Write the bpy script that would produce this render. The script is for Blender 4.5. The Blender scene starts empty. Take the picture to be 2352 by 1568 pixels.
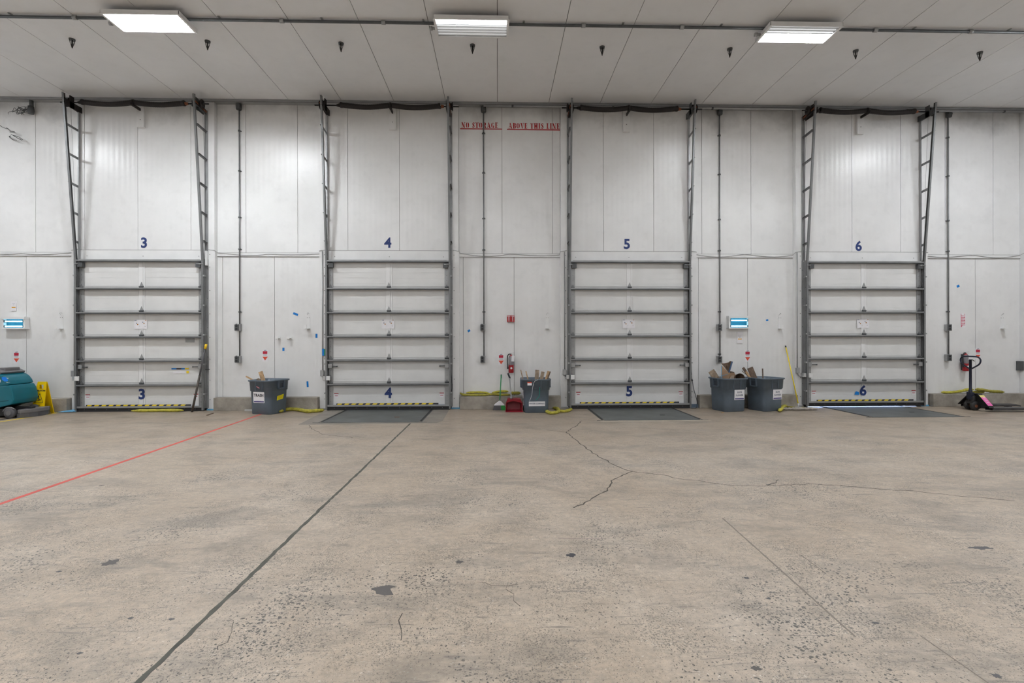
import bpy, bmesh, math, random
from math import pi, sin, cos, atan, radians
from mathutils import Vector, Matrix
rnd = random.Random(7)
C = bpy.context.scene.collection

# ------------------------------------------------------------------ camera survey
FPX, DIST, EYE, ROLL = 1160.0, 10.545, 1.455, .002
TH = atan(33/FPX); TS, TC = sin(TH), cos(TH)
def W(u, v, y=0.0):
    """point of the vertical plane at depth y (metres) seen at pixel u,v of the 2352x1568 photograph -> (X, Z)"""
    a, b = u-1176, v-777.93
    a, b = a-ROLL*b, b+ROLL*a
    t = a/FPX; dy = y+DIST
    X = dy*(t*TC+TS)/(TC-t*TS); d = X*TS+dy*TC
    return X, EYE-b*d/FPX
def WP(u, v, y=0.0):
    x, z = W(u, v, y); return (x, y, z)
def G(u, v, z=0.0):
    """point of the horizontal plane z -> (X, Y)"""
    a, b = u-1176, v-777.93
    a, b = a-ROLL*b, b+ROLL*a
    d = FPX*(EYE-z)/b; t = a/FPX
    return t*d*TC+d*TS, -t*d*TS+d*TC-DIST

# ------------------------------------------------------------------ materials
def nodes_of(m):
    m.use_nodes = True
    nt = m.node_tree; return nt, nt.nodes, nt.links, nt.nodes['Principled BSDF']
MATS = {}
def mat(name, col, rough=.5, metal=0.0, var=0.0, scale=6.0, bump=0.0, bscale=60.0, emit=None, estr=0.0, spec=None):
    if name in MATS: return MATS[name]
    m = bpy.data.materials.new(name); nt, N, L, p = nodes_of(m)
    p.inputs['Base Color'].default_value = (*col, 1)
    p.inputs['Roughness'].default_value = rough
    p.inputs['Metallic'].default_value = metal
    if spec is not None: p.inputs['Specular IOR Level'].default_value = spec
    if emit:
        p.inputs['Emission Color'].default_value = (*emit, 1); p.inputs['Emission Strength'].default_value = estr
    if var or bump:
        tc = N.new('ShaderNodeTexCoord')
        if var:
            n = N.new('ShaderNodeTexNoise'); n.inputs['Scale'].default_value = scale; n.inputs['Detail'].default_value = 5
            L.new(tc.outputs['Object'], n.inputs['Vector'])
            r = N.new('ShaderNodeMapRange'); r.inputs[1].default_value = .3; r.inputs[2].default_value = .7
            r.inputs[3].default_value = 1-var; r.inputs[4].default_value = 1+var
            L.new(n.outputs['Fac'], r.inputs[0])
            mx = N.new('ShaderNodeMix'); mx.data_type = 'RGBA'; mx.blend_type = 'MULTIPLY'; mx.inputs[0].default_value = 1
            mx.inputs[6].default_value = (*col, 1)
            L.new(r.outputs[0], mx.inputs[7]); L.new(mx.outputs[2], p.inputs['Base Color'])
        if bump:
            n2 = N.new('ShaderNodeTexNoise'); n2.inputs['Scale'].default_value = bscale; n2.inputs['Detail'].default_value = 3
            L.new(tc.outputs['Object'], n2.inputs['Vector'])
            b = N.new('ShaderNodeBump'); b.inputs['Strength'].default_value = bump; b.inputs['Distance'].default_value = .01
            L.new(n2.outputs['Fac'], b.inputs['Height']); L.new(b.outputs[0], p.inputs['Normal'])
    MATS[name] = m; return m

def panel_mat(name, col, rough, rib, dirt, axis_rib=True, cl=.35):
    """insulated metal panel: fine vertical ribs, faint smudges"""
    m = bpy.data.materials.new(name); nt, N, L, p = nodes_of(m)
    tc = N.new('ShaderNodeTexCoord')
    n = N.new('ShaderNodeTexNoise'); n.inputs['Scale'].default_value = .9; n.inputs['Detail'].default_value = 6; n.inputs['Roughness'].default_value = .62
    L.new(tc.outputs['Object'], n.inputs['Vector'])
    r = N.new('ShaderNodeMapRange'); r.inputs[1].default_value = .35; r.inputs[2].default_value = .62
    r.inputs[3].default_value = 1-dirt; r.inputs[4].default_value = 1
    L.new(n.outputs['Fac'], r.inputs[0])
    n3 = N.new('ShaderNodeTexNoise'); n3.inputs['Scale'].default_value = 5; n3.inputs['Detail'].default_value = 4
    L.new(tc.outputs['Object'], n3.inputs['Vector'])
    r3 = N.new('ShaderNodeMapRange'); r3.inputs[1].default_value = .3; r3.inputs[2].default_value = .45
    r3.inputs[3].default_value = 1-dirt*.5; r3.inputs[4].default_value = 1
    L.new(n3.outputs['Fac'], r3.inputs[0])
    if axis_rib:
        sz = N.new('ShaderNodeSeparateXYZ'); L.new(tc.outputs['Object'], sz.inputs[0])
        gz = N.new('ShaderNodeMapRange'); gz.inputs[1].default_value = 5.5; gz.inputs[2].default_value = 6.25; gz.inputs[3].default_value = -.22; gz.inputs[4].default_value = .10  # grime towards the ceiling, doubling as shade painted into the wall's top band
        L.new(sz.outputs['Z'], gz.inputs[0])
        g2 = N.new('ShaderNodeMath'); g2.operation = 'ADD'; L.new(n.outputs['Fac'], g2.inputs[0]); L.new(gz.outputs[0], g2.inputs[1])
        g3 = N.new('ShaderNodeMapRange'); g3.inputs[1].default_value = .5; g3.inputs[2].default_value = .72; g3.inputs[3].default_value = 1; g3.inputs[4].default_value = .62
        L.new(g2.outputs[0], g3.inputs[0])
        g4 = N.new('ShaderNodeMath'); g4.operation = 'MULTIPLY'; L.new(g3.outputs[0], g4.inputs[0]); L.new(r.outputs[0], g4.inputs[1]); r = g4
    mm = N.new('ShaderNodeMath'); mm.operation = 'MULTIPLY'; L.new(r.outputs[0], mm.inputs[0]); L.new(r3.outputs[0], mm.inputs[1])
    mx = N.new('ShaderNodeMix'); mx.data_type = 'RGBA'; mx.blend_type = 'MULTIPLY'; mx.inputs[0].default_value = 1
    mx.inputs[6].default_value = (*col, 1); L.new(mm.outputs[0], mx.inputs[7]); L.new(mx.outputs[2], p.inputs['Base Color'])
    p.inputs['Roughness'].default_value = rough
    if axis_rib:
        w = N.new('ShaderNodeTexWave'); w.bands_direction = 'X'; w.inputs['Scale'].default_value = 2.9; w.inputs['Distortion'].default_value = 0
        L.new(tc.outputs['Object'], w.inputs['Vector'])
        mp = N.new('ShaderNodeMapping'); mp.inputs['Scale'].default_value = (14, 14, .25)
        L.new(tc.outputs['Object'], mp.inputs[0])
        n2 = N.new('ShaderNodeTexNoise'); n2.inputs['Scale'].default_value = 1; n2.inputs['Detail'].default_value = 2
        L.new(mp.outputs[0], n2.inputs['Vector'])
        ad = N.new('ShaderNodeMath'); ad.operation = 'ADD'; L.new(w.outputs['Fac'], ad.inputs[0]); L.new(n2.outputs['Fac'], ad.inputs[1])
        b = N.new('ShaderNodeBump'); b.inputs['Strength'].default_value = rib; b.inputs['Distance'].default_value = .004
        L.new(ad.outputs[0], b.inputs['Height']); L.new(b.outputs[0], p.inputs['Normal'])
    MATS[name] = m; return m

def floor_mat():
    m = bpy.data.materials.new('polished_concrete'); nt, N, L, p = nodes_of(m)
    tc = N.new('ShaderNodeTexCoord')
    def noise(scale, detail=4, rough=.55, vec=None, dist=0.0):
        n = N.new('ShaderNodeTexNoise'); n.inputs['Scale'].default_value = scale; n.inputs['Detail'].default_value = detail
        n.inputs['Roughness'].default_value = rough; n.inputs['Distortion'].default_value = dist
        L.new(vec or tc.outputs['Object'], n.inputs['Vector']); return n.outputs['Fac']
    def rng(src, a, b, c, d):
        r = N.new('ShaderNodeMapRange'); r.inputs[1].default_value = a; r.inputs[2].default_value = b
        r.inputs[3].default_value = c; r.inputs[4].default_value = d; L.new(src, r.inputs[0]); return r.outputs[0]
    def math(op, a, b):
        n = N.new('ShaderNodeMath'); n.operation = op
        for i, x in enumerate((a, b)):
            if isinstance(x, (int, float)): n.inputs[i].default_value = x
            else: L.new(x, n.inputs[i])
        return n.outputs[0]
    def mix(fac, A, B, mode='MIX'):
        n = N.new('ShaderNodeMix'); n.data_type = 'RGBA'; n.blend_type = mode
        if isinstance(fac, (int, float)): n.inputs[0].default_value = fac
        else: L.new(fac, n.inputs[0])
        for i, x in ((6, A), (7, B)):
            if isinstance(x, tuple): n.inputs[i].default_value = (*x, 1)
            else: L.new(x, n.inputs[i])
        return n.outputs[2]
    def mapping(scale, rot=0):
        q = N.new('ShaderNodeMapping'); q.inputs['Scale'].default_value = scale; q.inputs['Rotation'].default_value = (0, 0, rot)
        L.new(tc.outputs['Object'], q.inputs[0]); return q.outputs[0]
    def voro(scale, vec, rnd_=1.0):
        v = N.new('ShaderNodeTexVoronoi'); v.inputs['Scale'].default_value = scale; v.inputs['Randomness'].default_value = rnd_
        L.new(vec, v.inputs['Vector']); return v.outputs['Distance'], v.outputs['Color']
    # distorted coordinates so pits are ragged
    wob = N.new('ShaderNodeTexNoise'); wob.inputs['Scale'].default_value = 45; L.new(tc.outputs['Object'], wob.inputs['Vector'])
    vm = N.new('ShaderNodeVectorMath'); vm.operation = 'MULTIPLY_ADD'; vm.inputs[1].default_value = (.03, .03, 0)
    L.new(wob.outputs['Color'], vm.inputs[0]); L.new(tc.outputs['Object'], vm.inputs[2]); wv = vm.outputs[0]
    base = mix(rng(noise(.55, 5), .35, .65, 0, 1), FLOOR_A, FLOOR_B)
    base = mix(rng(noise(3.2, 5, .72), .38, .66, 0, .62), base, FLOOR_C)
    base = mix(rng(noise(22, 5, .8), .36, .66, 0, .6), base, (.28, .245, .205))
    # pale aggregate
    d, c = voro(42, wv); base = mix(math('MULTIPLY', rng(d, .16, .22, 1, 0), rng(noise(9), .52, .6, 0, .6)), base, (.78, .74, .68))
    d, c = voro(120, wv); base = mix(rng(d, .22, .32, .35, 0), base, (.66, .60, .53))
    # dark pits in clusters: more traffic wear away from the doors
    sx = N.new('ShaderNodeSeparateXYZ'); L.new(tc.outputs['Object'], sx.inputs[0])
    wear = rng(sx.outputs['Y'], -9.5, -2.0, .07, -.03)
    cl = math('ADD', noise(1.1, 6, .68), wear)
    d, c = voro(50, wv); thr = rng(cl, .43, .70, .02, .37)
    base = mix(math('MULTIPLY', math('LESS_THAN', d, thr), .85), base, (.055, .055, .055))
    d, c = voro(105, wv); thr2 = rng(math('ADD', noise(2.3, 4, .65), wear), .38, .66, .06, .42)
    base = mix(math('MULTIPLY', math('LESS_THAN', d, thr2), .6), base, (.09, .085, .08))
    # scuffs: stretched noise in several directions
    for rot, st, m_ in ((.35, .75, .17), (1.35, .7, .15), (-.6, .65, .14)):
        d, c = voro(1, mapping((85, 20, 1), rot))
        base = mix(math('MULTIPLY', math('LESS_THAN', d, rng(math('ADD', noise(1.7+rot, 4, .6), wear), .48, .68, .0, m_)), st), base, (.07, .065, .065))
    for rot, sc, thr_, st in ((.25, (1.3, 15, 1), .60, .6), (1.25, (1.5, 20, 1), .62, .55)):
        s_ = noise(2.2, 4, .72, mapping(sc, rot), .6)
        base = mix(rng(s_, thr_, thr_+.06, 0, st), base, (.17, .155, .145))
    # smoky tyre marks, more of them close to the doors
    near = rng(sx.outputs['Y'], -4.6, -.8, 0, 1)
    sm = noise(1.5, 6, .75, mapping((.7, 1.5, 1), .1), .5)
    base = mix(math('MULTIPLY', rng(sm, .48, .66, 0, .9), math('MAXIMUM', near, .6)), base, (.20, .18, .16))
    base = mix(math('MULTIPLY', near, .55), base, (.25, .195, .14))
    L.new(base, p.inputs['Base Color'])
    L.new(rng(noise(2.0, 5), .3, .7, .34, .52), p.inputs['Roughness'])
    p.inputs['Specular IOR Level'].default_value = .45
    b = N.new('ShaderNodeBump'); b.inputs['Strength'].default_value = .12; b.inputs['Distance'].default_value = .003
    L.new(noise(30, 5, .7), b.inputs['Height']); L.new(b.outputs[0], p.inputs['Normal'])
    return m

FLOOR_A = (.60, .485, .37); FLOOR_B = (.67, .575, .475); FLOOR_C = (.445, .355, .268)
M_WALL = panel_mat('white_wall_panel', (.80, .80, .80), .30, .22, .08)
M_CEIL = panel_mat('white_ceiling_panel', (.80, .80, .81), .55, .0, .05, False)
M_WHITE = mat('white_painted_metal', (.78, .78, .78), .38, 0, .05, 3)
M_DOOR = mat('dock_door_white', (.74, .74, .735), .42, 0, .05, 2.5)
M_GROOVE = mat('panel_joint', (.20, .20, .20), .8)
M_GALV = mat('galvanized_steel', (.37, .375, .38), .42, .5, .12, 5)
M_GALVD = mat('dull_dark_steel', (.10, .105, .11), .5, .4, .15, 8)
M_GALVL = mat('bright_steel', (.62, .63, .64), .32, .6, .1, 12)
M_SEAM = mat('section_seam', (.33, .33, .33), .7)  # dark joint line between door sections
M_TRACK = mat('track_steel', (.21, .215, .22), .45, .45, .1, 5)
M_COND = mat('grey_conduit', (.20, .205, .21), .45, .3, .15, 10)
M_BLACK = mat('black_rubber', (.018, .018, .02), .6)
M_SPRING = mat('greased_black_steel', (.014, .010, .010), .55, .2, .3, 30)
M_RUST = mat('rusty_steel', (.25, .09, .045), .7, .2, .4, 20)
M_NAVY = mat('navy_lettering', (.012, .035, .16), .5)
M_RED = mat('red_paint', (.42, .02, .025), .5, 0, .15, 20)
M_REDL = mat('red_line_tape', (.72, .10, .075), .5, 0, .12, 4)
M_YEL = mat('yellow_tape', (.85, .62, .02), .5, 0, .1, 4)
M_BLUE = mat('blue_tape', (.0, .20, .62), .5)
M_BIN = mat('grey_blue_plastic', (.108, .140, .178), .42, 0, .12, 5, .05, 40)
M_BIND = mat('dark_bin_plastic', (.05, .06, .075), .5)
M_PAPER = mat('white_paper', (.80, .79, .82), .6, 0, .04, 12)
M_PURPLE = mat('purple_print', (.06, .05, .22), .5)
M_INK = mat('black_ink', (.03, .03, .04), .5)
M_GREYINK = mat('grey_ink', (.22, .24, .30), .5)
M_WOOD = mat('pale_wood', (.55, .36, .20), .65, 0, .3, 16, .1)
M_WOODG = mat('weathered_wood', (.34, .26, .19), .7, 0, .35, 18, .1)
M_WOODD = mat('dark_wood', (.16, .11, .08), .7, 0, .35, 18, .1)
M_CARD = mat('brown_cardboard', (.42, .27, .17), .75, 0, .1, 8)
M_CARDD = mat('dark_cardboard', (.12, .075, .05), .8, 0, .2, 8)
M_SOCK = mat('yellow_absorbent', (.46, .41, .055), .9, 0, .28, 22, .5, 90)
M_SOCKD = mat('olive_absorbent', (.33, .29, .05), .9, 0, .28, 22, .5, 90)
M_GREEN = mat('green_plastic', (.02, .25, .09), .45)
M_TEAL = mat('teal_plastic', (.004, .145, .20), .32, 0, .1, 3)
M_DGREY = mat('charcoal_plastic', (.10, .10, .11), .5, 0, .12, 6)
M_MGREY = mat('mid_grey_plastic', (.17, .165, .17), .5, 0, .12, 6)
M_CONC = None
def conc():
    m = mat('curb_concrete', (.33, .30, .26), .85, 0, .28, 5, .5, 40); return m
M_CONC = conc()
M_STEELP = mat('leveler_steel', (.13, .14, .14), .45, .35, .25, 2.5)
M_PITC = mat('dark_pit_concrete', (.25, .225, .195), .6, 0, .2, 2.5)
M_JACK = mat('jack_navy_paint', (.018, .022, .045), .4, .1, .3, 10)
M_JACKB = mat('jack_grimy_black', (.03, .028, .028), .6, .1, .3, 14)
M_PINK = mat('pink_label', (.85, .16, .45), .5)
M_MOP = mat('grey_mop_yarn', (.40, .36, .32), .95, 0, .25, 30, .8, 90)
M_LBLUE = mat('light_blue_wrap', (.14, .38, .60), .45, 0, .1, 8)

# ------------------------------------------------------------------ mesh builder
class MB:
    def __init__(s): s.bm = bmesh.new(); s.i = 0
    def _f(s, vs):
        try:
            f = s.bm.faces.new(vs); f.material_index = s.i; return f
        except ValueError: return None
    def box(s, x0, x1, y0, y1, z0, z1):
        V = [s.bm.verts.new(p) for p in ((x0,y0,z0),(x1,y0,z0),(x1,y1,z0),(x0,y1,z0),(x0,y0,z1),(x1,y0,z1),(x1,y1,z1),(x0,y1,z1))]
        for q in ((0,3,2,1),(4,5,6,7),(0,1,5,4),(1,2,6,5),(2,3,7,6),(3,0,4,7)): s._f([V[k] for k in q])
        return s
    def obox(s, c, size, rot=(0,0,0)):
        from mathutils import Euler
        M = Matrix.Translation(c) @ Euler(rot).to_matrix().to_4x4()
        a, b, d = (k/2 for k in size)
        V = [s.bm.verts.new(M @ Vector(p)) for p in ((-a,-b,-d),(a,-b,-d),(a,b,-d),(-a,b,-d),(-a,-b,d),(a,-b,d),(a,b,d),(-a,b,d))]
        for q in ((0,3,2,1),(4,5,6,7),(0,1,5,4),(1,2,6,5),(2,3,7,6),(3,0,4,7)): s._f([V[k] for k in q])
        return s
    def bar(s, p0, p1, w, t, up=(0,0,1), w1=None):
        """rectangular bar from p0 to p1; w across, t along 'up' side"""
        p0, p1 = Vector(p0), Vector(p1); d = (p1-p0).normalized(); u = Vector(up)
        if abs(d.dot(u)) > .98: u = Vector((0, 1, 0))
        x = d.cross(u).normalized(); u = x.cross(d).normalized()
        V = []
        for p, ww in ((p0, w), (p1, w1 if w1 is not None else w)):
            for a, b in ((-1,-1),(1,-1),(1,1),(-1,1)): V.append(s.bm.verts.new(p+x*a*ww/2+u*b*t/2))
        for q in ((3,2,1,0),(4,5,6,7),(0,1,5,4),(1,2,6,5),(2,3,7,6),(3,0,4,7)): s._f([V[k] for k in q])
        return s
    def tube(s, pts, r, seg=10, cap=True, flat=1.0):
        pts = [Vector(p) for p in pts]; n = len(pts)
        rs = r if isinstance(r, (list, tuple)) else [r]*n
        rings = []; u = None
        for i, p in enumerate(pts):
            d = (pts[min(i+1, n-1)]-pts[max(i-1, 0)]).normalized()
            if u is None:
                u = Vector((0, 0, 1)) if abs(d.z) < .9 else Vector((1, 0, 0))
            x = d.cross(u).normalized(); u = x.cross(d).normalized()
            rings.append([s.bm.verts.new(p+(x*cos(2*pi*k/seg)+u*sin(2*pi*k/seg)*flat)*rs[i]) for k in range(seg)])
        for a, b in zip(rings, rings[1:]):
            for k in range(seg): 
                f = s._f([a[k], a[(k+1) % seg], b[(k+1) % seg], b[k]])
                if f: f.smooth = True
        if cap: s._f(rings[0][::-1]); s._f(rings[-1])
        return s
    def cyl(s, p0, p1, r, seg=14, r1=None): return s.tube([p0, p1], [r, r if r1 is None else r1], seg)
    def lathe(s, c, prof, seg=20, axis='Z'):
        rings = []
        for r, h in prof:
            ring = []
            for k in range(seg):
                a = 2*pi*k/seg; q = (r*cos(a), r*sin(a), h)
                if axis == 'Y': q = (q[0], -q[2], q[1])
                if axis == 'X': q = (q[2], q[0], q[1])
                ring.append(s.bm.verts.new(Vector(c)+Vector(q)))
            rings.append(ring)
        for a, b in zip(rings, rings[1:]):
            for k in range(seg):
                f = s._f([a[k], a[(k+1) % seg], b[(k+1) % seg], b[k]])
                if f: f.smooth = True
        s._f(rings[0][::-1]); s._f(rings[-1]); return s
    def prism(s, poly, y0, y1, plane='XZ'):
        """extrude a 2-D outline; XZ: along Y, XY: along Z, YZ: along X"""
        def P(a, b, t): return {'XZ': (a, t, b), 'XY': (a, b, t), 'YZ': (t, a, b)}[plane]
        A = [s.bm.verts.new(P(a, b, y0)) for a, b in poly]; B = [s.bm.verts.new(P(a, b, y1)) for a, b in poly]
        s._f(A); s._f(B[::-1]); n = len(poly)
        for k in range(n): s._f([A[k], B[k], B[(k+1) % n], A[(k+1) % n]])
        return s
    def sheet(s, quads, t):
        """thin folded sheet: list of 3-D polygons given thickness t along their normal"""
        for q in quads:
            q = [Vector(p) for p in q]; n = (q[1]-q[0]).cross(q[2]-q[0]).normalized()*t/2
            A = [s.bm.verts.new(p+n) for p in q]; B = [s.bm.verts.new(p-n) for p in q]
            s._f(A); s._f(B[::-1]); m = len(q)
            for k in range(m): s._f([A[k], B[k], B[(k+1) % m], A[(k+1) % m]])
        return s
    def build(s, name, mats, parent=None, bevel=0.0, smooth=False):
        bmesh.ops.recalc_face_normals(s.bm, faces=s.bm.faces)
        if bevel: bmesh.ops.bevel(s.bm, geom=s.bm.edges[:], offset=bevel, segments=2, affect='EDGES', profile=.6)
        if smooth:
            for f in s.bm.faces: f.smooth = True
        if parent is not None and parent.get('_w'):
            off = root_of(parent).location
            bmesh.ops.translate(s.bm, verts=s.bm.verts, vec=-off)
        me = bpy.data.meshes.new(name); s.bm.to_mesh(me); s.bm.free()
        for m in (mats if isinstance(mats, (list, tuple)) else [mats]): me.materials.append(m)
        o = bpy.data.objects.new(name, me); C.objects.link(o)
        if parent is not None: o.parent = parent; o['_w'] = parent.get('_w', 0)
        return o
def root_of(o):
    while o.parent: o = o.parent
    return o
def tag(o, label=None, cat=None, group=None, kind=None):
    if label: o['label'] = label
    if cat: o['category'] = cat
    if group: o['group'] = group
    if kind: o['kind'] = kind
    return o
def thing(name, loc=(0,0,0), label=None, cat=None, group=None, kind=None, rz=0, world=1):
    """an Empty at the thing's base; world=1: its parts are authored in room coordinates"""
    o = bpy.data.objects.new(name, None); C.objects.link(o); o.location = loc; o.rotation_euler = (0, 0, rz)
    o.empty_display_size = .1; o['_w'] = world
    return tag(o, label, cat, group, kind)
def origin(o, loc):
    """give a single-mesh thing an origin on itself"""
    loc = Vector(loc); o.data.transform(Matrix.Translation(-loc)); o.location = loc; return o
def copy_tree(o, parent=None):
    c = o.copy(); C.objects.link(c)
    if parent is not None: c.parent = parent
    for ch in list(o.children): copy_tree(ch, c)
    return c
def text_mesh(name, s, size, m, loc, parent=None, off=0.0, align='CENTER', rot=None, ext=.0008, sx=1.0):
    cu = bpy.data.curves.new('t', 'FONT'); cu.body = s; cu.size = size; cu.align_x = align; cu.align_y = 'CENTER'
    cu.extrude = ext; cu.offset = off*size; cu.resolution_u = 4; cu.space_character = 1+off*2
    to = bpy.data.objects.new('t', cu); C.objects.link(to)
    dg = bpy.context.evaluated_depsgraph_get()
    me = bpy.data.meshes.new_from_object(to.evaluated_get(dg)); me.name = name
    bpy.data.objects.remove(to); bpy.data.curves.remove(cu)
    M = Matrix.Diagonal((sx, 1, 1, 1))
    M = Matrix.Rotation(pi/2, 4, 'X') @ M
    if rot is not None: M = Matrix.Rotation(rot, 4, 'Z') @ M
    off_ = Vector(loc)
    if parent is not None and parent.get('_w'): off_ = off_-root_of(parent).location
    me.transform(Matrix.Translation(off_) @ M)
    me.materials.clear(); me.materials.append(m)
    o = bpy.data.objects.new(name, me); C.objects.link(o)
    if parent is not None: o.parent = parent; o['_w'] = parent.get('_w', 0)
    return o
def smooth_pts(P, n=6):
    P = [Vector(p) for p in P]; out = []
    for i in range(len(P)-1):
        p0, p1, p2, p3 = P[max(i-1, 0)], P[i], P[i+1], P[min(i+2, len(P)-1)]
        for k in range(n):
            t = k/n
            out.append(.5*((2*p1)+(p2-p0)*t+(2*p0-5*p1+4*p2-p3)*t*t+(3*p1-p0-3*p2+p3)*t**3))
    out.append(P[-1]); return out

# ------------------------------------------------------------------ the setting
CEIL = 6.372
XL, XR, YF = -13.6, 13.9, -22.0
DC = [-7.24, -2.24, 2.76, 7.76]            # dock door centres (doors 3, 4, 5, 6)
ALLD = [-12.24]+DC+[12.76]
WY = .10                                    # face of the wall between the doors
STRUCT = 'structure'

b = MB(); b.box(XL, XR, YF, .75, -.25, 0)
fl = b.build('floor', floor_mat()); tag(fl, 'beige worn concrete floor with pits and scuffs', 'floor', kind=STRUCT)

# ceiling panels, grooved
b = MB(); step = 1.071; n0 = int((XL)/step)-1
for k in range(n0, 14):
    x0, x1 = max(.005+k*step+.005, XL), min(.005+(k+1)*step-.005, XR)
    if x1 > x0: b.box(x0, x1, YF, .3, CEIL, CEIL+.012)
b.i = 1; b.box(XL, XR, YF, .3, CEIL+.012, CEIL+.14)
o = b.build('ceiling', [M_CEIL, M_GROOVE]); tag(o, 'white insulated panel ceiling with long dark joints', 'ceiling', kind=STRUCT)

# back wall
def spans(seams, x0, x1):
    xs = [x0]+[s for s in sorted(seams) if x0+.02 < s < x1-.02]+[x1]
    return list(zip(xs, xs[1:]))
UP = [.098+1.064*n for n in range(-13, 14)]
LO = [-9.67, -5.70, -4.64, -.72, .35, 4.28, 5.34, 9.28, 10.34]
b = MB(); g = .004
bays = []
edges = [XL]+sum([[d-1.43, d+1.43] for d in ALLD], [])+[XR]
edges = [XL, -12.24+1.43] + sum([[d-1.43, d+1.43] for d in DC], []) + [12.76-1.43, XR]
# edges: pairs (bay) (door) ...
BAYS = [(-12.24+1.43, DC[0]-1.43)]+[(DC[i]+1.43, DC[i+1]-1.43) for i in range(3)]+[(DC[3]+1.43, 12.76-1.43)]
for x0, x1 in BAYS:
    for a, c_ in spans(UP, x0, x1): b.box(a+g, c_-g, WY, WY+.012, 3.24, CEIL)
    for a, c_ in spans(LO, x0, x1): b.box(a+g, c_-g, WY, WY+.012, .02, 3.24-.012)
for d in DC:
    for a, c_ in spans(UP, d-1.43, d+1.43):
        b.box(a+g, c_-g, 0, .012, 3.285, CEIL)
    b.box(d-1.43, d-1.424, .012, .2, 3.285, CEIL); b.box(d+1.424, d+1.43, .012, .2, 3.285, CEIL)
    b.i = 1; b.box(d-1.424, d+1.424, .012, .3, 3.03, CEIL); b.i = 0
for x0, x1 in ((XL, -12.24+1.43), (12.76-1.43, XR)): b.box(x0, x1, 0, .3, 0, CEIL)
b.i = 1
for x0, x1 in BAYS: b.box(x0, x1, WY+.012, .3, 0, CEIL)
for d in DC:
    b.box(d-1.43, d-1.19, .012, .3, 0, 3.06); b.box(d+1.19, d+1.43, .012, .3, 0, 3.06)
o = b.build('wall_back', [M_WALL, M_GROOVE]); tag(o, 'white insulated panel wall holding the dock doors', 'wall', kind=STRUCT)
for nm, bx in (('wall_left', (XL-.2, XL, YF, .3)), ('wall_right', (XR, XR+.2, YF, .3)), ('wall_front', (XL-.2, XR+.2, YF-.2, YF))):
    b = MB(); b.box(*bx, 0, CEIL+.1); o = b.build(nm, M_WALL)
    tag(o, {'wall_left': 'white panel wall at the left end', 'wall_right': 'white panel wall at the right end', 'wall_front': 'white panel wall opposite the dock doors'}[nm], 'wall', kind=STRUCT)

# flat trim strip over the joint of upper and lower panels, corner flashing under the ceiling
for i, (x0, x1) in enumerate(BAYS):
    b = MB(); b.box(x0+.005, x1-.005, WY-.02, WY, 3.175, 3.25)
    b.i = 1; b.box(x0+.005, x1-.005, WY-.021, WY-.017, 3.172, 3.178); b.box(x0+.005, x1-.005, WY-.021, WY-.017, 3.247, 3.253)
    o = b.build('trim_%d' % (i+1), [M_WHITE, M_GROOVE]); tag(o, kind=STRUCT)
    o['label'] = 'white flat strip over the panel joint, ' + ['left of door 3', 'between doors 3 and 4', 'between doors 4 and 5', 'between doors 5 and 6', 'right of door 6'][i]; o['category'] = 'trim'
b = MB(); b.box(XL, XR, -.035, .0, CEIL-.045, CEIL); b.box(XL, XR, -.06, -.035, CEIL-.012, CEIL)
for x0, x1 in BAYS: b.box(x0, x1, 0, WY, CEIL-.045, CEIL)
b.i = 1; b.box(XL, XR, -.037, -.034, CEIL-.05, CEIL-.036)
tag(b.build('trim_6', [M_GALV, M_GROOVE]), 'grey metal flashing where wall meets ceiling', 'trim', kind=STRUCT)

# concrete curbs
CN = ['left of door 3', 'between doors 3 and 4', 'between doors 4 and 5', 'between doors 5 and 6', 'right of door 6']
for i, (x0, x1) in enumerate(BAYS):
    b = MB(); 
    xa, xb = x0+.03 if i else x0, x1-.02
    b.box(xa, xb, -.11, WY, 0, .265); o = b.build('baseboard_back', M_CONC, bevel=.008)
    tag(o, 'grey concrete curb along the wall '+CN[i], 'curb', kind=STRUCT)

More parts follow.
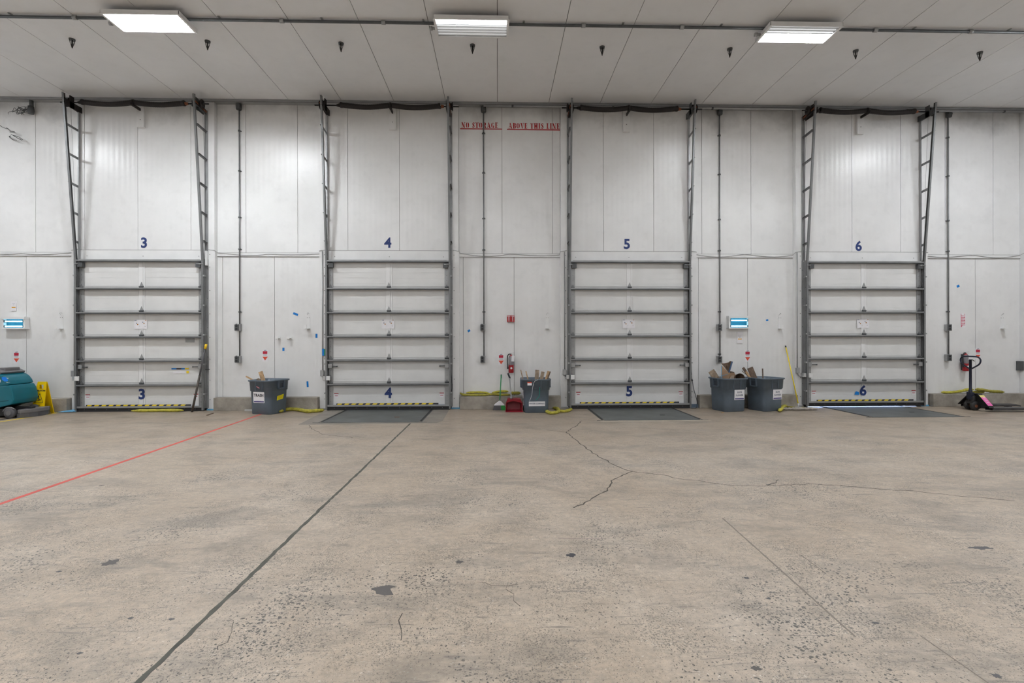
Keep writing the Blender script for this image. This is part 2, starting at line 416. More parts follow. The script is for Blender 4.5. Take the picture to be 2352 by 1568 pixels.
# ------------------------------------------------------------------ dock doors
ZST = [3.05, 2.488, 1.996, 1.504, 1.021, .529]      # strut heights; bottom rail at .10
DY = -.05
def make_door():
    r = thing('door_4', (0, 0, 0), kind=STRUCT, world=0)
    # fixed frame
    for s in (-1, 1):
        b = MB(); x0, x1 = sorted((s*1.285, s*1.44)); b.box(x0, x1, 0, WY, .03, 3.285)
        b.i = 1
        for z in (.22, .62, 1.05, 1.5, 1.98, 2.46, 2.94, 3.2):
            xx = s*1.335; b.lathe((xx, -.0, z), [(.009, 0), (.009, .003)], 8, 'Y')
        b.i = 2; b.box(x0-.01, x1+.01, -.015, WY-.02, 0, .03)
        b.build('jamb', [M_WHITE, M_GROOVE, M_LBLUE if s > 0 else M_GALV], r)
    b = MB(); b.box(-1.27, 1.27, -.012, .012, 3.075, 3.285)
    b.i = 1
    for x in (-1.12, 0, 1.12): b.lathe((x, -.012, 3.16), [(.008, 0), (.008, .003)], 8, 'Y')
    b.box(-1.27, 1.27, -.014, -.01, 3.283, 3.29)
    b.build('header', [M_WHITE, M_GROOVE], r)
    # leaf
    zs = [.10]+ZST[::-1]
    for k in range(6):
        z0, z1 = zs[k], zs[k+1]
        b = MB()
        nrib = 5; h = (z1-z0-.012)/nrib
        b.box(-1.21, 1.21, DY+.006, DY+.05, z0+.004, z1-.004)
        for q in range(nrib):
            b.box(-1.20, -.075, DY+.003, DY+.006, z0+.006+q*h+.002, z0+.006+(q+1)*h-.002)
            b.box(.075, 1.20, DY+.003, DY+.006, z0+.006+q*h+.002, z0+.006+(q+1)*h-.002)
        b.i = 1; b.box(-1.145, 1.145, DY-.0012, DY+.002, z0+.050, z0+.0555) if k else None; b.i = 0
        b.build('door_section', [M_DOOR, M_SEAM], r)
        b = MB(); b.box(-.055, .025, DY-.006, DY+.006, z0+.004, z1-.004); b.box(.03, .06, DY-.003, DY+.006, z0+.004, z1-.004)
        b.build('center_stile', M_WHITE, r)
        for s in (-1, 1):
            b = MB(); x0, x1 = sorted((s*1.145, s*1.235)); b.box(x0, x1, DY-.012, DY+.02, z0+.004, z1-.004)
            b.i = 1
            for q in range(4): b.lathe((s*1.19, DY-.012, z0+.08+q*.1), [(.006, 0), (.006, .003)], 6, 'Y')
            b.build('end_stile', [M_GALV, M_GALVD], r)
    for k, z in enumerate(ZST):
        b = MB(); x0, x1 = (-1.245, 1.235)
        b.box(x0, x1, DY-.085, DY-.005, z-.004, z+.004)            # shelf of the U strut
        b.box(x0, x1, DY-.089, DY-.083, z-.003, z+.014)            # front lip
        b.i = 1; b.box(x0, x1, DY-.087, DY-.082, z-.020, z-.003); b.box(x0, x1, DY-.089, DY-.006, z-.007, z-.0045); b.i = 0  # shaded underside put into the colour of the strut's lower half
        b.box(x0, x1, DY-.012, DY-.004, z-.02, z+.028)
        if k == 0: b.box(x0+.05, x1-.05, DY-.07, DY, z+.018, z+.03)
        b.build('strut', [M_GALV, M_GALVD], r)
        if k:
            b = MB(); zt = z+.04
            b.prism([(-.042, zt-.03), (.042, zt-.03), (.042, zt+.005), (0, zt+.10), (-.042, zt+.005)], DY-.014, DY-.005)
            b.i = 1; b.cyl((-.045, DY-.016, zt+.004), (.045, DY-.016, zt+.004), .011, 8); b.box(-.036, .036, DY-.03, DY-.01, zt-.03, zt-.004)
            b.build('hinge', [M_GALV, M_GALVD], r)
            for s in (-1, 1):
                b = MB(); xx = s*1.19
                b.prism([(xx-.030, zt-.03), (xx+.030, zt-.03), (xx+.030, zt+.005), (xx, zt+.055), (xx-.030, zt+.005)], DY-.022, DY-.012)
                b.i = 1; b.cyl((xx-.04, DY-.028, zt), (s*1.27, DY-.04, zt), .010, 8); b.box(xx-.03, xx+.03, DY-.045, DY-.02, zt-.028, zt-.012)
                b.build('roller_hinge', [M_TRACK, M_GALVD], r)
    for s in (-1, 1):                                               # top roller carriers
        b = MB(); xx = s*1.17
        b.obox((xx, DY-.05, 2.965), (.10, .07, .09)); b.i = 1; b.cyl((xx-.03, DY-.09, 2.985), (s*1.27, DY-.09, 2.985), .010, 8)
        b.build('top_bracket', [M_GALVD, M_GALV], r)
    # bottom rail, hazard tape, seal
    b = MB(); b.box(-1.235, 1.235, DY-.075, DY+.04, .088, .10); b.box(-1.235, 1.235, DY-.079, DY-.07, .075, .112)
    b.build('bottom_rail', M_GALV, r)
    b = MB()
    b.box(-1.06, 1.02, DY-.070, DY-.064, .1125, .140)
    b.i = 1; n = 14
    for q in range(n):
        x = -1.05+q*(2.0/n); b.prism([(x, .1125), (x+.085, .1125), (x+.115, .140), (x+.03, .140)], DY-.0715, DY-.0702)
    b.build('hazard_tape', [M_BLACK, M_YEL], r)
    b = MB(); b.box(-1.25, 1.25, DY-.06, DY+.05, .0, .078); b.i = 1
    for q in range(11): b.lathe((-1.1+q*.22, DY-.06, .045), [(.009, 0), (.007, .006)], 8, 'Y')
    b.build('bottom_seal', [M_BLACK, M_GALVD], r)
    for s in (-1, 1):
        b = MB(); b.box(*sorted((s*1.18, s*1.285)), DY+.05, .014, 0, 3.05); b.build('side_strip', M_BLACK, r)  # added black strips, stop outside daylight leaking past the leaf edges
    # side latches
    for s in (-1, 1):
        b = MB(); b.box(*sorted((s*1.155, s*1.235)), DY-.06, DY-.01, .86, .95); b.build('latch_box', M_GALV, r, bevel=.004)
        b = MB(); b.bar((s*1.15, DY-.04, .90), (s*1.05, DY-.055, .90), .018, .018); b.lathe((s*1.05, DY-.055, .90), [(.014, -.012), (.014, .012)], 8, 'Z')
        b.build('latch_pin', M_GALVD, r)
    b = MB(); x = -.02; b.box(x-.13, x+.13, DY-.0105, DY-.0085, 1.672, 1.862)
    b.i = 1; b.box(x-.12, x-.08, DY-.0115, DY-.0103, 1.838, 1.850); b.i = 2; b.box(x+.09, x+.115, DY-.0115, DY-.0103, 1.838, 1.850)
    for fx, fz in ((-.07, 1.775), (.055, 1.795)):
        b.i = 1; b.lathe((x+fx-.012, DY-.0103, fz+.012), [(.012, 0), (.012, .001)], 10, 'Y')
        b.i = 2; b.lathe((x+fx+.012, DY-.0103, fz-.012), [(.013, 0), (.013, .001)], 10, 'Y')
    b.i = 1; b.bar((x-.03, DY-.011, 1.735), (x-.015, DY-.011, 1.72), .001, .006, (0, 1, 0)); b.box(x+.08, x+.10, DY-.0115, DY-.0103, 1.72, 1.726)
    o = b.build('picture_notice', [M_PAPER, M_GREYINK, mat('orange_print', (.40, .18, .04), .5)], r)
    tag(o, 'white picture notice with two small figures')
    for s in (-1, 1):
        b = MB(); xx = s*1.08; b.box(xx-.045, xx+.045, DY-.003, DY-.001, .33, .345); b.box(xx-.03, xx+.03, DY-.003, DY-.001, .285, .296)
        b.i = 1; b.box(xx-.04, xx+.04, DY-.0022, DY, .25, .33)
        b.build('warning_sticker', [M_RED, M_PAPER], r)
    return r
proto = make_door()
copies = [proto]+[copy_tree(proto) for _ in range(3)]
doors = []
CNT = ['3', '4', '5', '6']
for i, d in enumerate(DC):
    o = copies[i]
    o.name = 'door_%d' % (i+3)
    o.location = (d, 0, 0)
    n = CNT[i]
    tag(o, 'white sectional dock door with a navy number %s on its bottom panel' % n, 'dock door', 'dock doors in the back wall', STRUCT)
    nx = [.0, -.015, -.01, -.02][i]
    t = text_mesh('door_number', n, .285, M_NAVY, (nx, DY-.008, [.335, .335, .345, .335][i]), None, .035)
    t.parent = o
    doors.append(o)
# door 6 hangs a finger's breadth open so daylight shows under it
for ch in doors[3].children:
    if ch.name.split('.')[0] in ('bottom_seal', 'bottom_rail', 'hazard_tape'):
        ch.location.z = .022
# extra marks on single doors
def on_door(i, name, mats, boxes, label=None):
    b = MB()
    for mi, (x0, x1, z0, z1) in boxes: b.i = mi; b.box(x0-DC[i], x1-DC[i], DY-.004, DY-.001-.0003*mi, z0, z1)
    o = b.build(name, mats, None); o.parent = doors[i]
    if label: o['label'] = label
x0, _ = W(394, 850, DY); x1, _ = W(434, 850, DY); z = W(410, 846, DY)[1]
on_door(0, 'torn_label', [M_BLUE, M_YEL, M_PAPER, M_INK], [(0, (x0, x0+.1, z-.02, z+.01)), (3, (x0+.1, x0+.2, z-.02, z+.01)), (0, (x0+.2, x1-.08, z-.02, z+.01)), (1, (x1-.08, x1, z-.02, z+.012)), (1, (x1-.05, x1, z-.10, z-.05)), (2, (x0+.03, x1-.07, z-.10, z-.06))], 'torn blue and yellow label')
x0, z1 = W(426, 771, DY); x1, z0 = W(456, 786, DY)
on_door(0, 'grey_sticker', [M_GALV], [(0, (x0, x1-.08, z0, z1))])
x0, z1 = W(1962, 898, DY); x1, z0 = W(1973, 906, DY)
b = MB(); b.prism([(x0-DC[3], z0), (x1-DC[3], z0), (x1-DC[3]-.01, z1-.02), (x0-DC[3]+.04, z1), (x0-DC[3]+.01, z1-.03)], DY-.012, DY-.009)
o = b.build('blue_tape', M_BLUE); o.parent = doors[3]; o['label'] = 'torn blue tape beside the number'

# painted numbers above the doors
for n, (u, v) in zip(CNT, ((331, 558.5), (891, 558.5), (1440, 561.5), (1972, 566))):
    x, z = W(u, v, 0)
    o = text_mesh('wall_number', n, .285, M_NAVY, (x, -.001, z), None, .03); origin(o, (x, -.001, z))
    tag(o, 'navy number %s on the white wall high above its dock door' % n, 'number', 'numbers above the dock doors')

# ------------------------------------------------------------------ door tracks (ladder-like, leaning out from the wall)
RZ = [3.42, 3.99, 4.56, 5.13, 5.70]
TILT = lambda z: -.115-(z-3.05)*(.285/3.2)
def make_track(s):
    r = thing('door_track', (0, 0, 0), world=0)
    # wall angle: flat flange on the wall, from floor to ceiling
    b = MB(); x0, x1 = sorted((s*1.255, s*1.31)); b.box(x0, x1, -.008, .0, .05, 3.10)
    x0, x1 = sorted((s*1.25, s*1.258)); b.box(x0, x1, -.075, .0, .05, 3.10)
    b.i = 1
    for z in (.5, 1.1, 1.7, 2.3, 2.9): b.lathe((s*1.295, -.008, z), [(.008, 0), (.006, .007)], 6, 'Y')
    b.build('wall_angle', [M_GALV, M_GALVD], r)
    b = MB(); x0, x1 = sorted((s*1.262, s*1.305)); b.box(x0, x1, -.012, 0, 3.10, 6.15); x0, x1 = sorted((s*1.255, s*1.262)); b.box(x0, x1, -.05, 0, 3.10, 6.15)
    b.build('rear_rail', M_GALV, r)
    # roller track: C section, vertical beside the door then leaning into the room
    b = MB(); xi, xo = s*1.24, s*1.272
    path = [(-.115, .02), (-.115, 3.05), (TILT(6.30), 6.30)]
    for (ya, za), (yb, zb) in zip(path, path[1:]):
        for dx, dy_, w_, t_ in ((0, -.020, .036, .003), (0, .020, .036, .003)):
            A = Vector(((xi+xo)/2, ya+dy_, za)); B = Vector(((xi+xo)/2, yb+dy_, zb)); b.bar(A, B, w_, t_, (0, 1, 0))
        A = Vector((xo, ya, za)); B = Vector((xo, yb, zb)); b.bar(A, B, .003, .042, (0, 1, 0))
    b.build('roller_track', M_TRACK, r)
    for z in (.35, .95, 1.55, 2.15, 2.75):
        b = MB(); b.box(*sorted((s*1.272, s*1.30)), -.14, -.09, z-.015, z+.015); b.box(*sorted((s*1.262, s*1.272)), -.11, -.008, z-.015, z+.015)
        b.build('track_clip', M_GALV, r)
    for z in RZ:
        y = TILT(z+.03)
        b = MB(); b.bar((s*1.275, y, z+.03), (s*1.275, -.01, z), .008, .046, (0, 0, 1)); b.bar((s*1.287, y, z+.03+.015), (s*1.287, -.01, z+.015), .03, .004, (0, 0, 1))
        b.build('stand_off_bracket', M_TRACK, r)
    return r
for i, d in enumerate(DC):
    for s, nm in ((-1, 'left'), (1, 'right')):
        if i == 0: o = make_track(s); keep = (keep if s == 1 else {}); keep[s] = o
        else: o = copy_tree(keep[s])
        o.location = (d, 0, 0)
        tag(o, '%s steel track of dock door %s, rising like a ladder to the ceiling' % (nm, CNT[i]), 'door track', 'steel tracks beside the dock doors')

# ------------------------------------------------------------------ torsion springs
SY, SZ = -.25, 6.175
def make_spring(off):
    r = thing('torsion_spring', (0, 0, 0), world=0)
    b = MB(); b.cyl((-1.44, SY, SZ), (1.46, SY, SZ), .014, 10); b.build('shaft', M_BLACK, r)
    for s in (-1, 1):
        pts, rs = [], []
        x0, x1 = off+s*.03, off+s*1.02
        for k in range(25):
            t = k/24; pts.append((x0+(x1-x0)*t, SY, SZ+.012-.040*sin(pi*t**.9)))
            rs.append(.050+(.006 if (t < .05 or t > .93) else 0))
        # coils
        P2, R2 = [], []
        for k in range(24):
            for q in range(4):
                t = (k+q/4)/24; P2.append((x0+(x1-x0)*t, SY, SZ+.012-.040*sin(pi*t**.9))); R2.append(.049+(.0015 if q in (1, 2) else 0)+(.006 if t > .94 else 0))
        b = MB(); b.tube(P2, R2, 12); b.build('spring', M_SPRING, r)
        b = MB(); b.cyl((x1, SY, SZ), (x1+s*.06, SY, SZ), .035, 12, .022); b.build('winding_cone', M_SPRING if s < 0 else M_RUST, r)
        b = MB(); xd = s*1.29
        b.lathe((xd, SY, SZ), [(.03, -.05), (.085, -.045), (.085, -.03), (.065, -.02), (.065, .03), (.085, .04), (.085, .05), (.03, .055)], 18, 'X')
        b.build('cable_drum', M_SPRING, r)
        b = MB(); b.box(*sorted((s*1.215, s*1.223)), -.41, -.01, SZ-.115, SZ+.0); b.box(*sorted((s*1.215, s*1.23)), -.30, -.20, SZ-.12, SZ+.12)
        b.bar((s*1.26, -.41, SZ+.03), (s*1.26, -.01, SZ-.03), .05, .008); b.bar((s*1.26, -.41, SZ-.055), (s*1.26, -.01, SZ-.10), .05, .008)
        b.build('end_bracket', M_GALVD if s > 0 else M_SPRING, r)
        b = MB(); b.bar((s*1.285, -.40, SZ-.015), (s*1.285, -.02, SZ-.065), .012, .025); b.build('rusty_stay', M_RUST, r)
        b = MB(); b.tube([(s*1.30, SY+.07, SZ), (s*1.30, -.10, 4.5), (s*1.285, -.09, 3.05), (s*1.28, -.10, .2)], .002, 5); b.build('lift_cable', M_GALVD, r)
    b = MB(); b.box(off-.012, off+.012, SY-.09, -.015, SZ-.07, SZ-.02); b.lathe((off, SY, SZ), [(.04, -.02), (.068, -.018), (.068, .018), (.04, .02)], 16, 'X'); b.box(off-.01, off+.01, -.05, -.012, SZ-.10, SZ+.06)
    b.build('center_bracket', M_SPRING, r)
    b = MB(); b.box(off-.07, off+.07, -.06, 0, 5.78, 6.255); b.i = 1; b.lathe((off, -.06, 5.93), [(.01, 0), (.008, .005)], 8, 'Y')
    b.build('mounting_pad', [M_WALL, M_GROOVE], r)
    return r
for i, off in enumerate((-.02, .08, -.055, -.06)):
    o = make_spring(off); o.location = (DC[i], 0, 0)
    tag(o, 'black sagging torsion spring shaft under the ceiling above dock door '+CNT[i], 'door spring', 'torsion springs above the dock doors')

# ------------------------------------------------------------------ red stencil
def stroke(b, pts, ws, y):
    n = len(pts)
    L_, R_ = [], []
    for k, (x, z) in enumerate(pts):
        xa, za = pts[max(k-1, 0)]; xb, zb = pts[min(k+1, n-1)]
        dx, dz = xb-xa, zb-za; q = math.hypot(dx, dz) or 1; nx, nz = -dz/q, dx/q; w = ws[k]/2
        L_.append((x+nx*w, z+nz*w)); R_.append((x-nx*w, z-nz*w))
    for k in range(n-1): b.prism([L_[k], L_[k+1], R_[k+1], R_[k]], y-.001, y)
def arc(cx, cz, rx, rz, a0, a1, n=9): return [(cx+rx*cos(radians(a0+(a1-a0)*k/n)), cz+rz*sin(radians(a0+(a1-a0)*k/n))) for k in range(n+1)]
def glyph(b, ch, x, z, h, y):
    """heavy stencil serif capitals; returns advance"""
    T = .27
    def R(x0, z0, x1, z1): b.prism([(x+x0*h, z+z0*h), (x+x1*h, z+z0*h), (x+x1*h, z+z1*h), (x+x0*h, z+z1*h)], y-.001, y)
    def Q(*p): b.prism([(x+a*h, z+c_*h) for a, c_ in p], y-.001, y)
    def S(pts, ws): stroke(b, [(x+a*h, z+c_*h) for a, c_ in pts], [w*h for w in ws], y)
    def bow(cx, cz, rx, rz, a0, a1): 
        P_ = arc(cx, cz, rx, rz, a0, a1); n = len(P_); S(P_, [.09+.16*sin(pi*k/(n-1)) for k in range(n)])
    w = .8
    if ch == ' ': return .5*h
    if ch == 'N':
        R(.1, .0, .17, .92); R(0, 0, .28, .07); Q((0, 1), (.27, 1), (.74, 0), (.50, 0)); R(.68, .1, .75, .93); R(.58, .93, .86, 1); w = .86
    elif ch == 'O': bow(.30, .5, .18, .44, 100, 260); bow(.42, .5, .18, .44, -80, 80); w = .74
    elif ch == 'S':
        P_ = [(.52, .76), (.42, .92), (.25, .90), (.17, .74), (.27, .58), (.42, .43), (.50, .26), (.40, .08), (.22, .08), (.11, .26)]
        S(P_, [.05, .12, .14, .2, .26, .26, .2, .14, .12, .05]); R(.51, .68, .57, .97); R(.06, .03, .12, .33); w = .64
    elif ch == 'T': R(.22, .05, .22+T, .95); R(.0, .92, .19, 1); R(.52, .92, .71, 1); Q((0, .92), (.07, .92), (.03, .72), (0, .72)); Q((.64, .92), (.71, .92), (.71, .72), (.68, .72)); R(.14, 0, .57, .07); w = .72
    elif ch == 'R': R(.08, .05, .08+T, .95); R(0, 0, .42, .06); R(0, .94, .36, 1); bow(.40, .73, .17, .21, -85, 85); Q((.40, .48), (.52, .50), (.74, .04), (.50, .04)); R(.52, 0, .80, .06); w = .80
    elif ch == 'A': Q((.30, 1), (.44, 1), (.78, .05), (.50, .05)); Q((.30, .94), (.34, .86), (.15, .05), (.08, .05)); R(0, 0, .26, .07); R(.44, 0, .84, .07); R(.22, .28, .46, .36); w = .84
    elif ch == 'G': bow(.30, .5, .18, .44, 100, 260); Q((.40, .92), (.42, .99), (.60, .86), (.60, .68), (.55, .68), (.52, .82)); R(.42, .06, .46, .12); R(.42, .0, .62, .45); w = .74
    elif ch == 'E': R(.08, .05, .08+T, .95); R(0, 0, .58, .07); R(0, .93, .58, 1); R(.40, .46, .50, .53); R(.49, .38, .53, .62); Q((.52, .07), (.62, .07), (.62, .32)); Q((.52, .93), (.62, .93), (.62, .68)); w = .70
    elif ch == 'B': R(.08, .05, .08+T, .95); R(0, 0, .36, .06); R(0, .94, .36, 1); bow(.40, .75, .15, .20, -85, 85); bow(.40, .28, .18, .24, -85, 85); w = .72
    elif ch == 'V': Q((.06, .95), (.34, .95), (.50, .0), (.40, .0)); Q((.66, .95), (.73, .95), (.52, .0), (.46, .16)); R(0, .93, .40, 1); R(.54, .93, .82, 1); w = .80
    elif ch == 'H': R(.08, .05, .08+T, .95); R(.52, .05, .52+T, .95); R(0, 0, .42, .06); R(0, .94, .42, 1); R(.45, 0, .87, .06); R(.45, .94, .87, 1); R(.35, .35, .52, .62); w = .88
    elif ch == 'I': R(.08, .05, .08+T, .95); R(0, 0, .43, .06); R(0, .94, .43, 1); w = .44
    elif ch == 'L': R(.08, .05, .08+T, .95); R(0, 0, .42, .06); R(0, .94, .43, 1); R(.42, .0, .58, .06); Q((.46, .06), (.60, .0), (.62, .34)); w = .66
    return (w+.12)*h
def stencil(s, u0, u1, v, vline, ul0, ul1, label):
    y = WY-.0015
    x0, zc = W(u0, v, y); x1, _ = W(u1, v, y); h = .118
    probe = MB(); adv = 0
    for ch in s: adv += glyph(probe, ch, 0, 0, h, 0)
    probe.bm.free()
    k = (x1-x0)/adv
    b = MB(); x = 0
    for ch in s: x += glyph(b, ch, x, -h/2, h, 0)
    bmesh.ops.scale(b.bm, vec=(k, 1, 1), verts=b.bm.verts)
    bmesh.ops.translate(b.bm, vec=(x0, y, zc), verts=b.bm.verts)
    r = thing('stencil_lettering', ((x0+x1)/2, y, zc), label, 'lettering', 'red stencil lettering on the wall')
    b.build('letters', M_RED, r)
    xa, za = W(ul0, vline[0], y); xb, zb = W(ul1, vline[1], y)
    b = MB(); b.prism([(xa, za-.011), (xb, zb-.011), (xb, zb+.011), (xa, za+.011)], y-.001, y); b.build('underline', M_RED, r)
stencil('NO STORAGE', 1060, 1145.5, 287, (295.5, 296.5), 1057, 1153.5, 'red stencil NO STORAGE with a red line under it, left half')
stencil('ABOVE THIS LINE', 1168, 1287, 288.5, (297, 298.5), 1164.5, 1286.5, 'red stencil ABOVE THIS LINE with a red line under it, right half')

# ------------------------------------------------------------------ conduits and outlets on the wall
def conduit(u, boxes, label, zt=CEIL-.05, horizontal=False, lat=0):
    x, _ = W(u, 500, WY-.03); y = WY-.03
    r = thing('electrical_conduit', (x, WY, 1.0), label, 'conduit', 'vertical conduits between the dock doors')
    zb = W(u, boxes[-1], y)[1]
    b = MB(); b.cyl((x, y, zb), (x, y, zt), .0135, 10); b.build('pipe', M_COND, r)
    z = zt-.55; k = 0
    while z > zb+.1:
        b = MB(); b.lathe((x, y, z), [(.024, -.014), (.024, .014)], 10, 'Z'); b.box(x-.035, x+.035, y+.018, WY, z-.008, z+.008); b.build('strap', M_GALVD, r)
        z -= [.83, .96, .66, 1.3, .9, .7, .5][k % 7]; k += 1
    b = MB(); b.lathe((x, y-.02, CEIL-.11), [(.05, -.06), (.055, -.05), (.055, .05), (.05, .06)], 16, 'Z'); b.lathe((x, y-.05, CEIL-.11), [(.05, 0), (.04, .02)], 14, 'Y'); b.build('corner_fitting', M_GALVD, r)
    for v in boxes:
        z = W(u, v, y)[1]; x2 = x-.02
        b = MB(); b.box(x2-.05, x2+.05, y-.055, WY, z-.07, z+.07); o = b.build('outlet_box', M_GALV, r, bevel=.006)
        b = MB(); b.box(x2-.052, x2+.03, y-.068, y-.055, z-.062, z+.062)
        b.i = 1
        for dz in (-.03, .03): b.lathe((x2-.012, y-.068, z+dz), [(.022, 0), (.022, .004)], 12, 'Y')
        b.i = 0; b.lathe((x2-.02, y-.05, z+.065), [(.012, -.012), (.012, .012)], 10, 'Z')
        b.build('socket', [M_GALVD, M_BLACK], o)
    return r
conduit(550, (752, 825), 'grey conduit with two outlets between doors 3 and 4')
conduit(1111, (752, 825), 'grey conduit crossing the NO STORAGE lettering, two outlets below')
conduit(1653, (752, 825), 'grey conduit with two outlets between doors 5 and 6')
conduit(2178, (752, 821), 'grey conduit with two outlets right of door 6')
b = MB(); x, _ = W(1111, 245, WY-.06); b.cyl((x, -.06, CEIL-.085), (XR, -.06, CEIL-.085), .02, 10); b.i = 1
for k in range(6): b.lathe((x+.6+k*2.1, -.06, CEIL-.085), [(.027, -.02), (.027, .02)], 10, 'X')
tag(origin(b.build('conduit_run', [M_GALV, M_GALVD]), (x, -.06, CEIL-.085)), 'long horizontal grey conduit in the corner of wall and ceiling', 'conduit')
# ceiling conduit
b = MB(); b.cyl((XL+.1, -2.70, CEIL-.035), (XR-.1, -2.70, CEIL-.035), .022, 10); b.i = 1
for k in range(17): b.lathe((-12.6+k*1.55, -2.70, CEIL-.035), [(.032, -.03), (.032, .03)], 10, 'X')
for k in range(17): b.box(-12.0+k*1.55, -11.97+k*1.55, -2.75, -2.65, CEIL-.01, CEIL)
tag(origin(b.build('ceiling_conduit', [M_GALVD, M_GALV]), (0, -2.7, CEIL)), 'dark conduit running across the ceiling through the three light fixtures', 'conduit')

# thin sagging cables along the joint strips
for i, (x0, x1) in enumerate(BAYS):
    P_ = []
    for k in range(17):
        t = k/16; P_.append((x0+.03+(x1-x0-.06)*t, WY-.028, 3.235-.035*abs(sin(2*pi*t))**1+.012*sin(9*t+i)))
    b = MB(); b.tube([(x0-.12, -.007, 3.30), (x0+.006, -.007, 3.28)]+P_+[(x1-.006, -.007, 3.28), (x1+.12, -.007, 3.30)], .0045, 6); o = b.build('sagging_cable', M_GALV)
    tag(origin(o, ((x0+x1)/2, WY, 3.235)), 'thin grey cable sagging along the white strip '+CN[i], 'cable', 'thin cables along the joint strips')

# conduit down each left jamb to the door sensor
for i, (u, vb) in enumerate(((170.5, 858), (741, 857), (1297, 855), (1831.5, 851))):
    x, zb = W(u, vb, -.015); d = DC[i]
    r = thing('sensor_conduit', (x, 0, zb), 'thin grey conduit ending in a small box on the left jamb of door '+CNT[i], 'conduit', 'sensor conduits on the left jambs')
    b = MB(); b.cyl((x, -.014, zb+.06), (x, -.014, 3.27), .0085, 8); b.build('pipe', M_GALV, r)
    b = MB(); b.box(x-.038, x+.03, -.055, 0, zb-.055, zb+.065); b.build('junction_box', M_GALV, r, bevel=.006)
    b = MB(); b.tube(smooth_pts([(x, -.025, zb-.05), (x+.02, -.03, zb-.10), (x+.07, -.05, zb-.125), (d-1.29, -.08, zb-.10)]), .008, 8); b.build('flexible_lead', M_GALV, r)
    b = MB(); b.box(d-1.335, d-1.28, -.12, -.01, zb-.13, zb-.05); b.build('sensor_bracket', M_GALVL, r, bevel=.004)
    b = MB(); b.box(d-1.25, d-1.175, -.17, -.14, zb-.135, zb-.045); b.build('photo_eye', M_WHITE, r, bevel=.005)
# grey flat box and lever of door 3, 6 (right jamb)
b = MB(); x, z = W(473, 578, -.05); b.box(x-.02, x+.02, -.06, 0, z-.28, z+.02); tag(origin(b.build('junction_box', M_WHITE), (x, 0, z)), 'narrow white box at the top of the right jamb of door 3', 'electrical box')
b = MB(); x, z = W(478, 848, 0); b.bar((x-.06, -.03, z), (x+.05, -.03, z), .01, .01); b.cyl((x+.02, 0, z), (x+.02, -.06, z), .009, 8)
tag(origin(b.build('jamb_pin', M_GALVD), (x, 0, z)), 'small steel pin sticking out of the right jamb of door 3', 'pin')

# ------------------------------------------------------------------ things hung on the wall
def on_wall(u0, v0, u1, v1, y=WY): 
    x0, z1 = W(u0, v0, y); x1, z0 = W(u1, v1, y); return x0, x1, z0, z1
# fire extinguisher inspection signs (white card, red square, red triangle)
for (u, v), lab in (((38, 820), 'above the teal scrubber'), ((609, 816), 'above the TRASH bin'), ((1151, 825), 'left of the extinguisher above the broom'), ((1717, 817), 'above the two flower bins'), ((2246, 812), 'above the pallet jack handle')):
    x, z = W(u, v, WY); y = WY-.002; w, h = .058, .125
    b = MB(); b.prism([(x-w, z-h), (x+w, z-h), (x+w, z+h*.85), (x+w*.6, z+h), (x-w*.6, z+h), (x-w, z+h*.85)], y, WY)
    b.i = 1; b.prism([(x-w*.8, z+.03), (x+w*.75, z+.03), (x+w*.8, z+.088), (x-w*.8, z+.088)], y-.001, y)
    b.i = 2; b.prism([(x-w*.95, z-.025), (x, z-.105), (x+w*.95, z-.025)], y-.001, y)
    b.i = 3
    for q in range(3): b.box(x-w*.7, x+w*.6, y-.0008, y, z+.018-q*.012, z+.022-q*.012)
    b.bar((x-.02, y-.001, z+.100), (x+.025, y-.001, z+.108), .004, .012, (0, 0, 1))
    o = b.build('extinguisher_sign', [M_PAPER, mat('crimson_print', (.50, .015, .05), .5), mat('orange_red_print', (.72, .09, .04), .5), M_GREYINK])
    tag(origin(o, (x, WY, z)), 'white sign with red square and triangle '+lab, 'sign', 'extinguisher signs on the wall')
# two-sided red extinguisher arrow sign
x0, x1, z0, z1 = on_wall(1165, 724, 1182, 739, .0)
xm = (x0+x1)/2; r = thing('red_arrow_sign', (xm, WY, z0), 'red folded extinguisher sign standing out from the wall between doors 4 and 5', 'sign')
b = MB(); b.sheet([[(x0, WY-.005, z0), (xm, -.0, z0), (xm, -.0, z1), (x0, WY-.005, z1)], [(xm, 0, z0), (x1, WY-.005, z0), (x1, WY-.005, z1), (xm, 0, z1)]], .004)
b.build('panel', M_RED, r)
b = MB()
for s in (-1, 1):
    def Q(t, z): return (xm+s*(x1-x0)/2*t, .095*t-.004, z)
    b.sheet([[Q(.42, z0+.04), Q(.62, z0+.04), Q(.62, z1-.03), Q(.42, z1-.03)], [Q(.35, z0+.03), Q(.52, z0+.008), Q(.68, z0+.03)], [Q(.15, z1-.024), Q(.9, z1-.024), Q(.9, z1-.012), Q(.15, z1-.012)]], .0015)
b.build('arrow_print', M_PAPER, r)
# vertical red lettered sign right of door 6
x0, x1, z0, z1 = on_wall(2207, 720, 2216.5, 751)
b = MB(); b.box(x0-.012, x1+.012, WY-.002, WY, z0-.01, z1+.01); b.i = 1
for q in range(9):
    zz = z1-(q+.5)*(z1-z0)/9
    if q not in (0, 8): b.box(x0+.01, x1-.03*(q % 2), WY-.003, WY-.002, zz-.008, zz+.006)
b.prism([(x0, z0+.035), (x0+.035, z0+.035), (x0+.012, z0)], WY-.003, WY-.002); b.box(x0, x0+.009, WY-.003, WY-.002, z0, z1); b.box(x1-.009, x1, WY-.003, WY-.002, z0+.03, z1)
tag(origin(b.build('fire_sign', [M_PAPER, mat('faded_red_print', (.60, .10, .16), .5)]), (x0, WY, z0)), 'narrow upright white sign with red print right of door 6', 'sign')
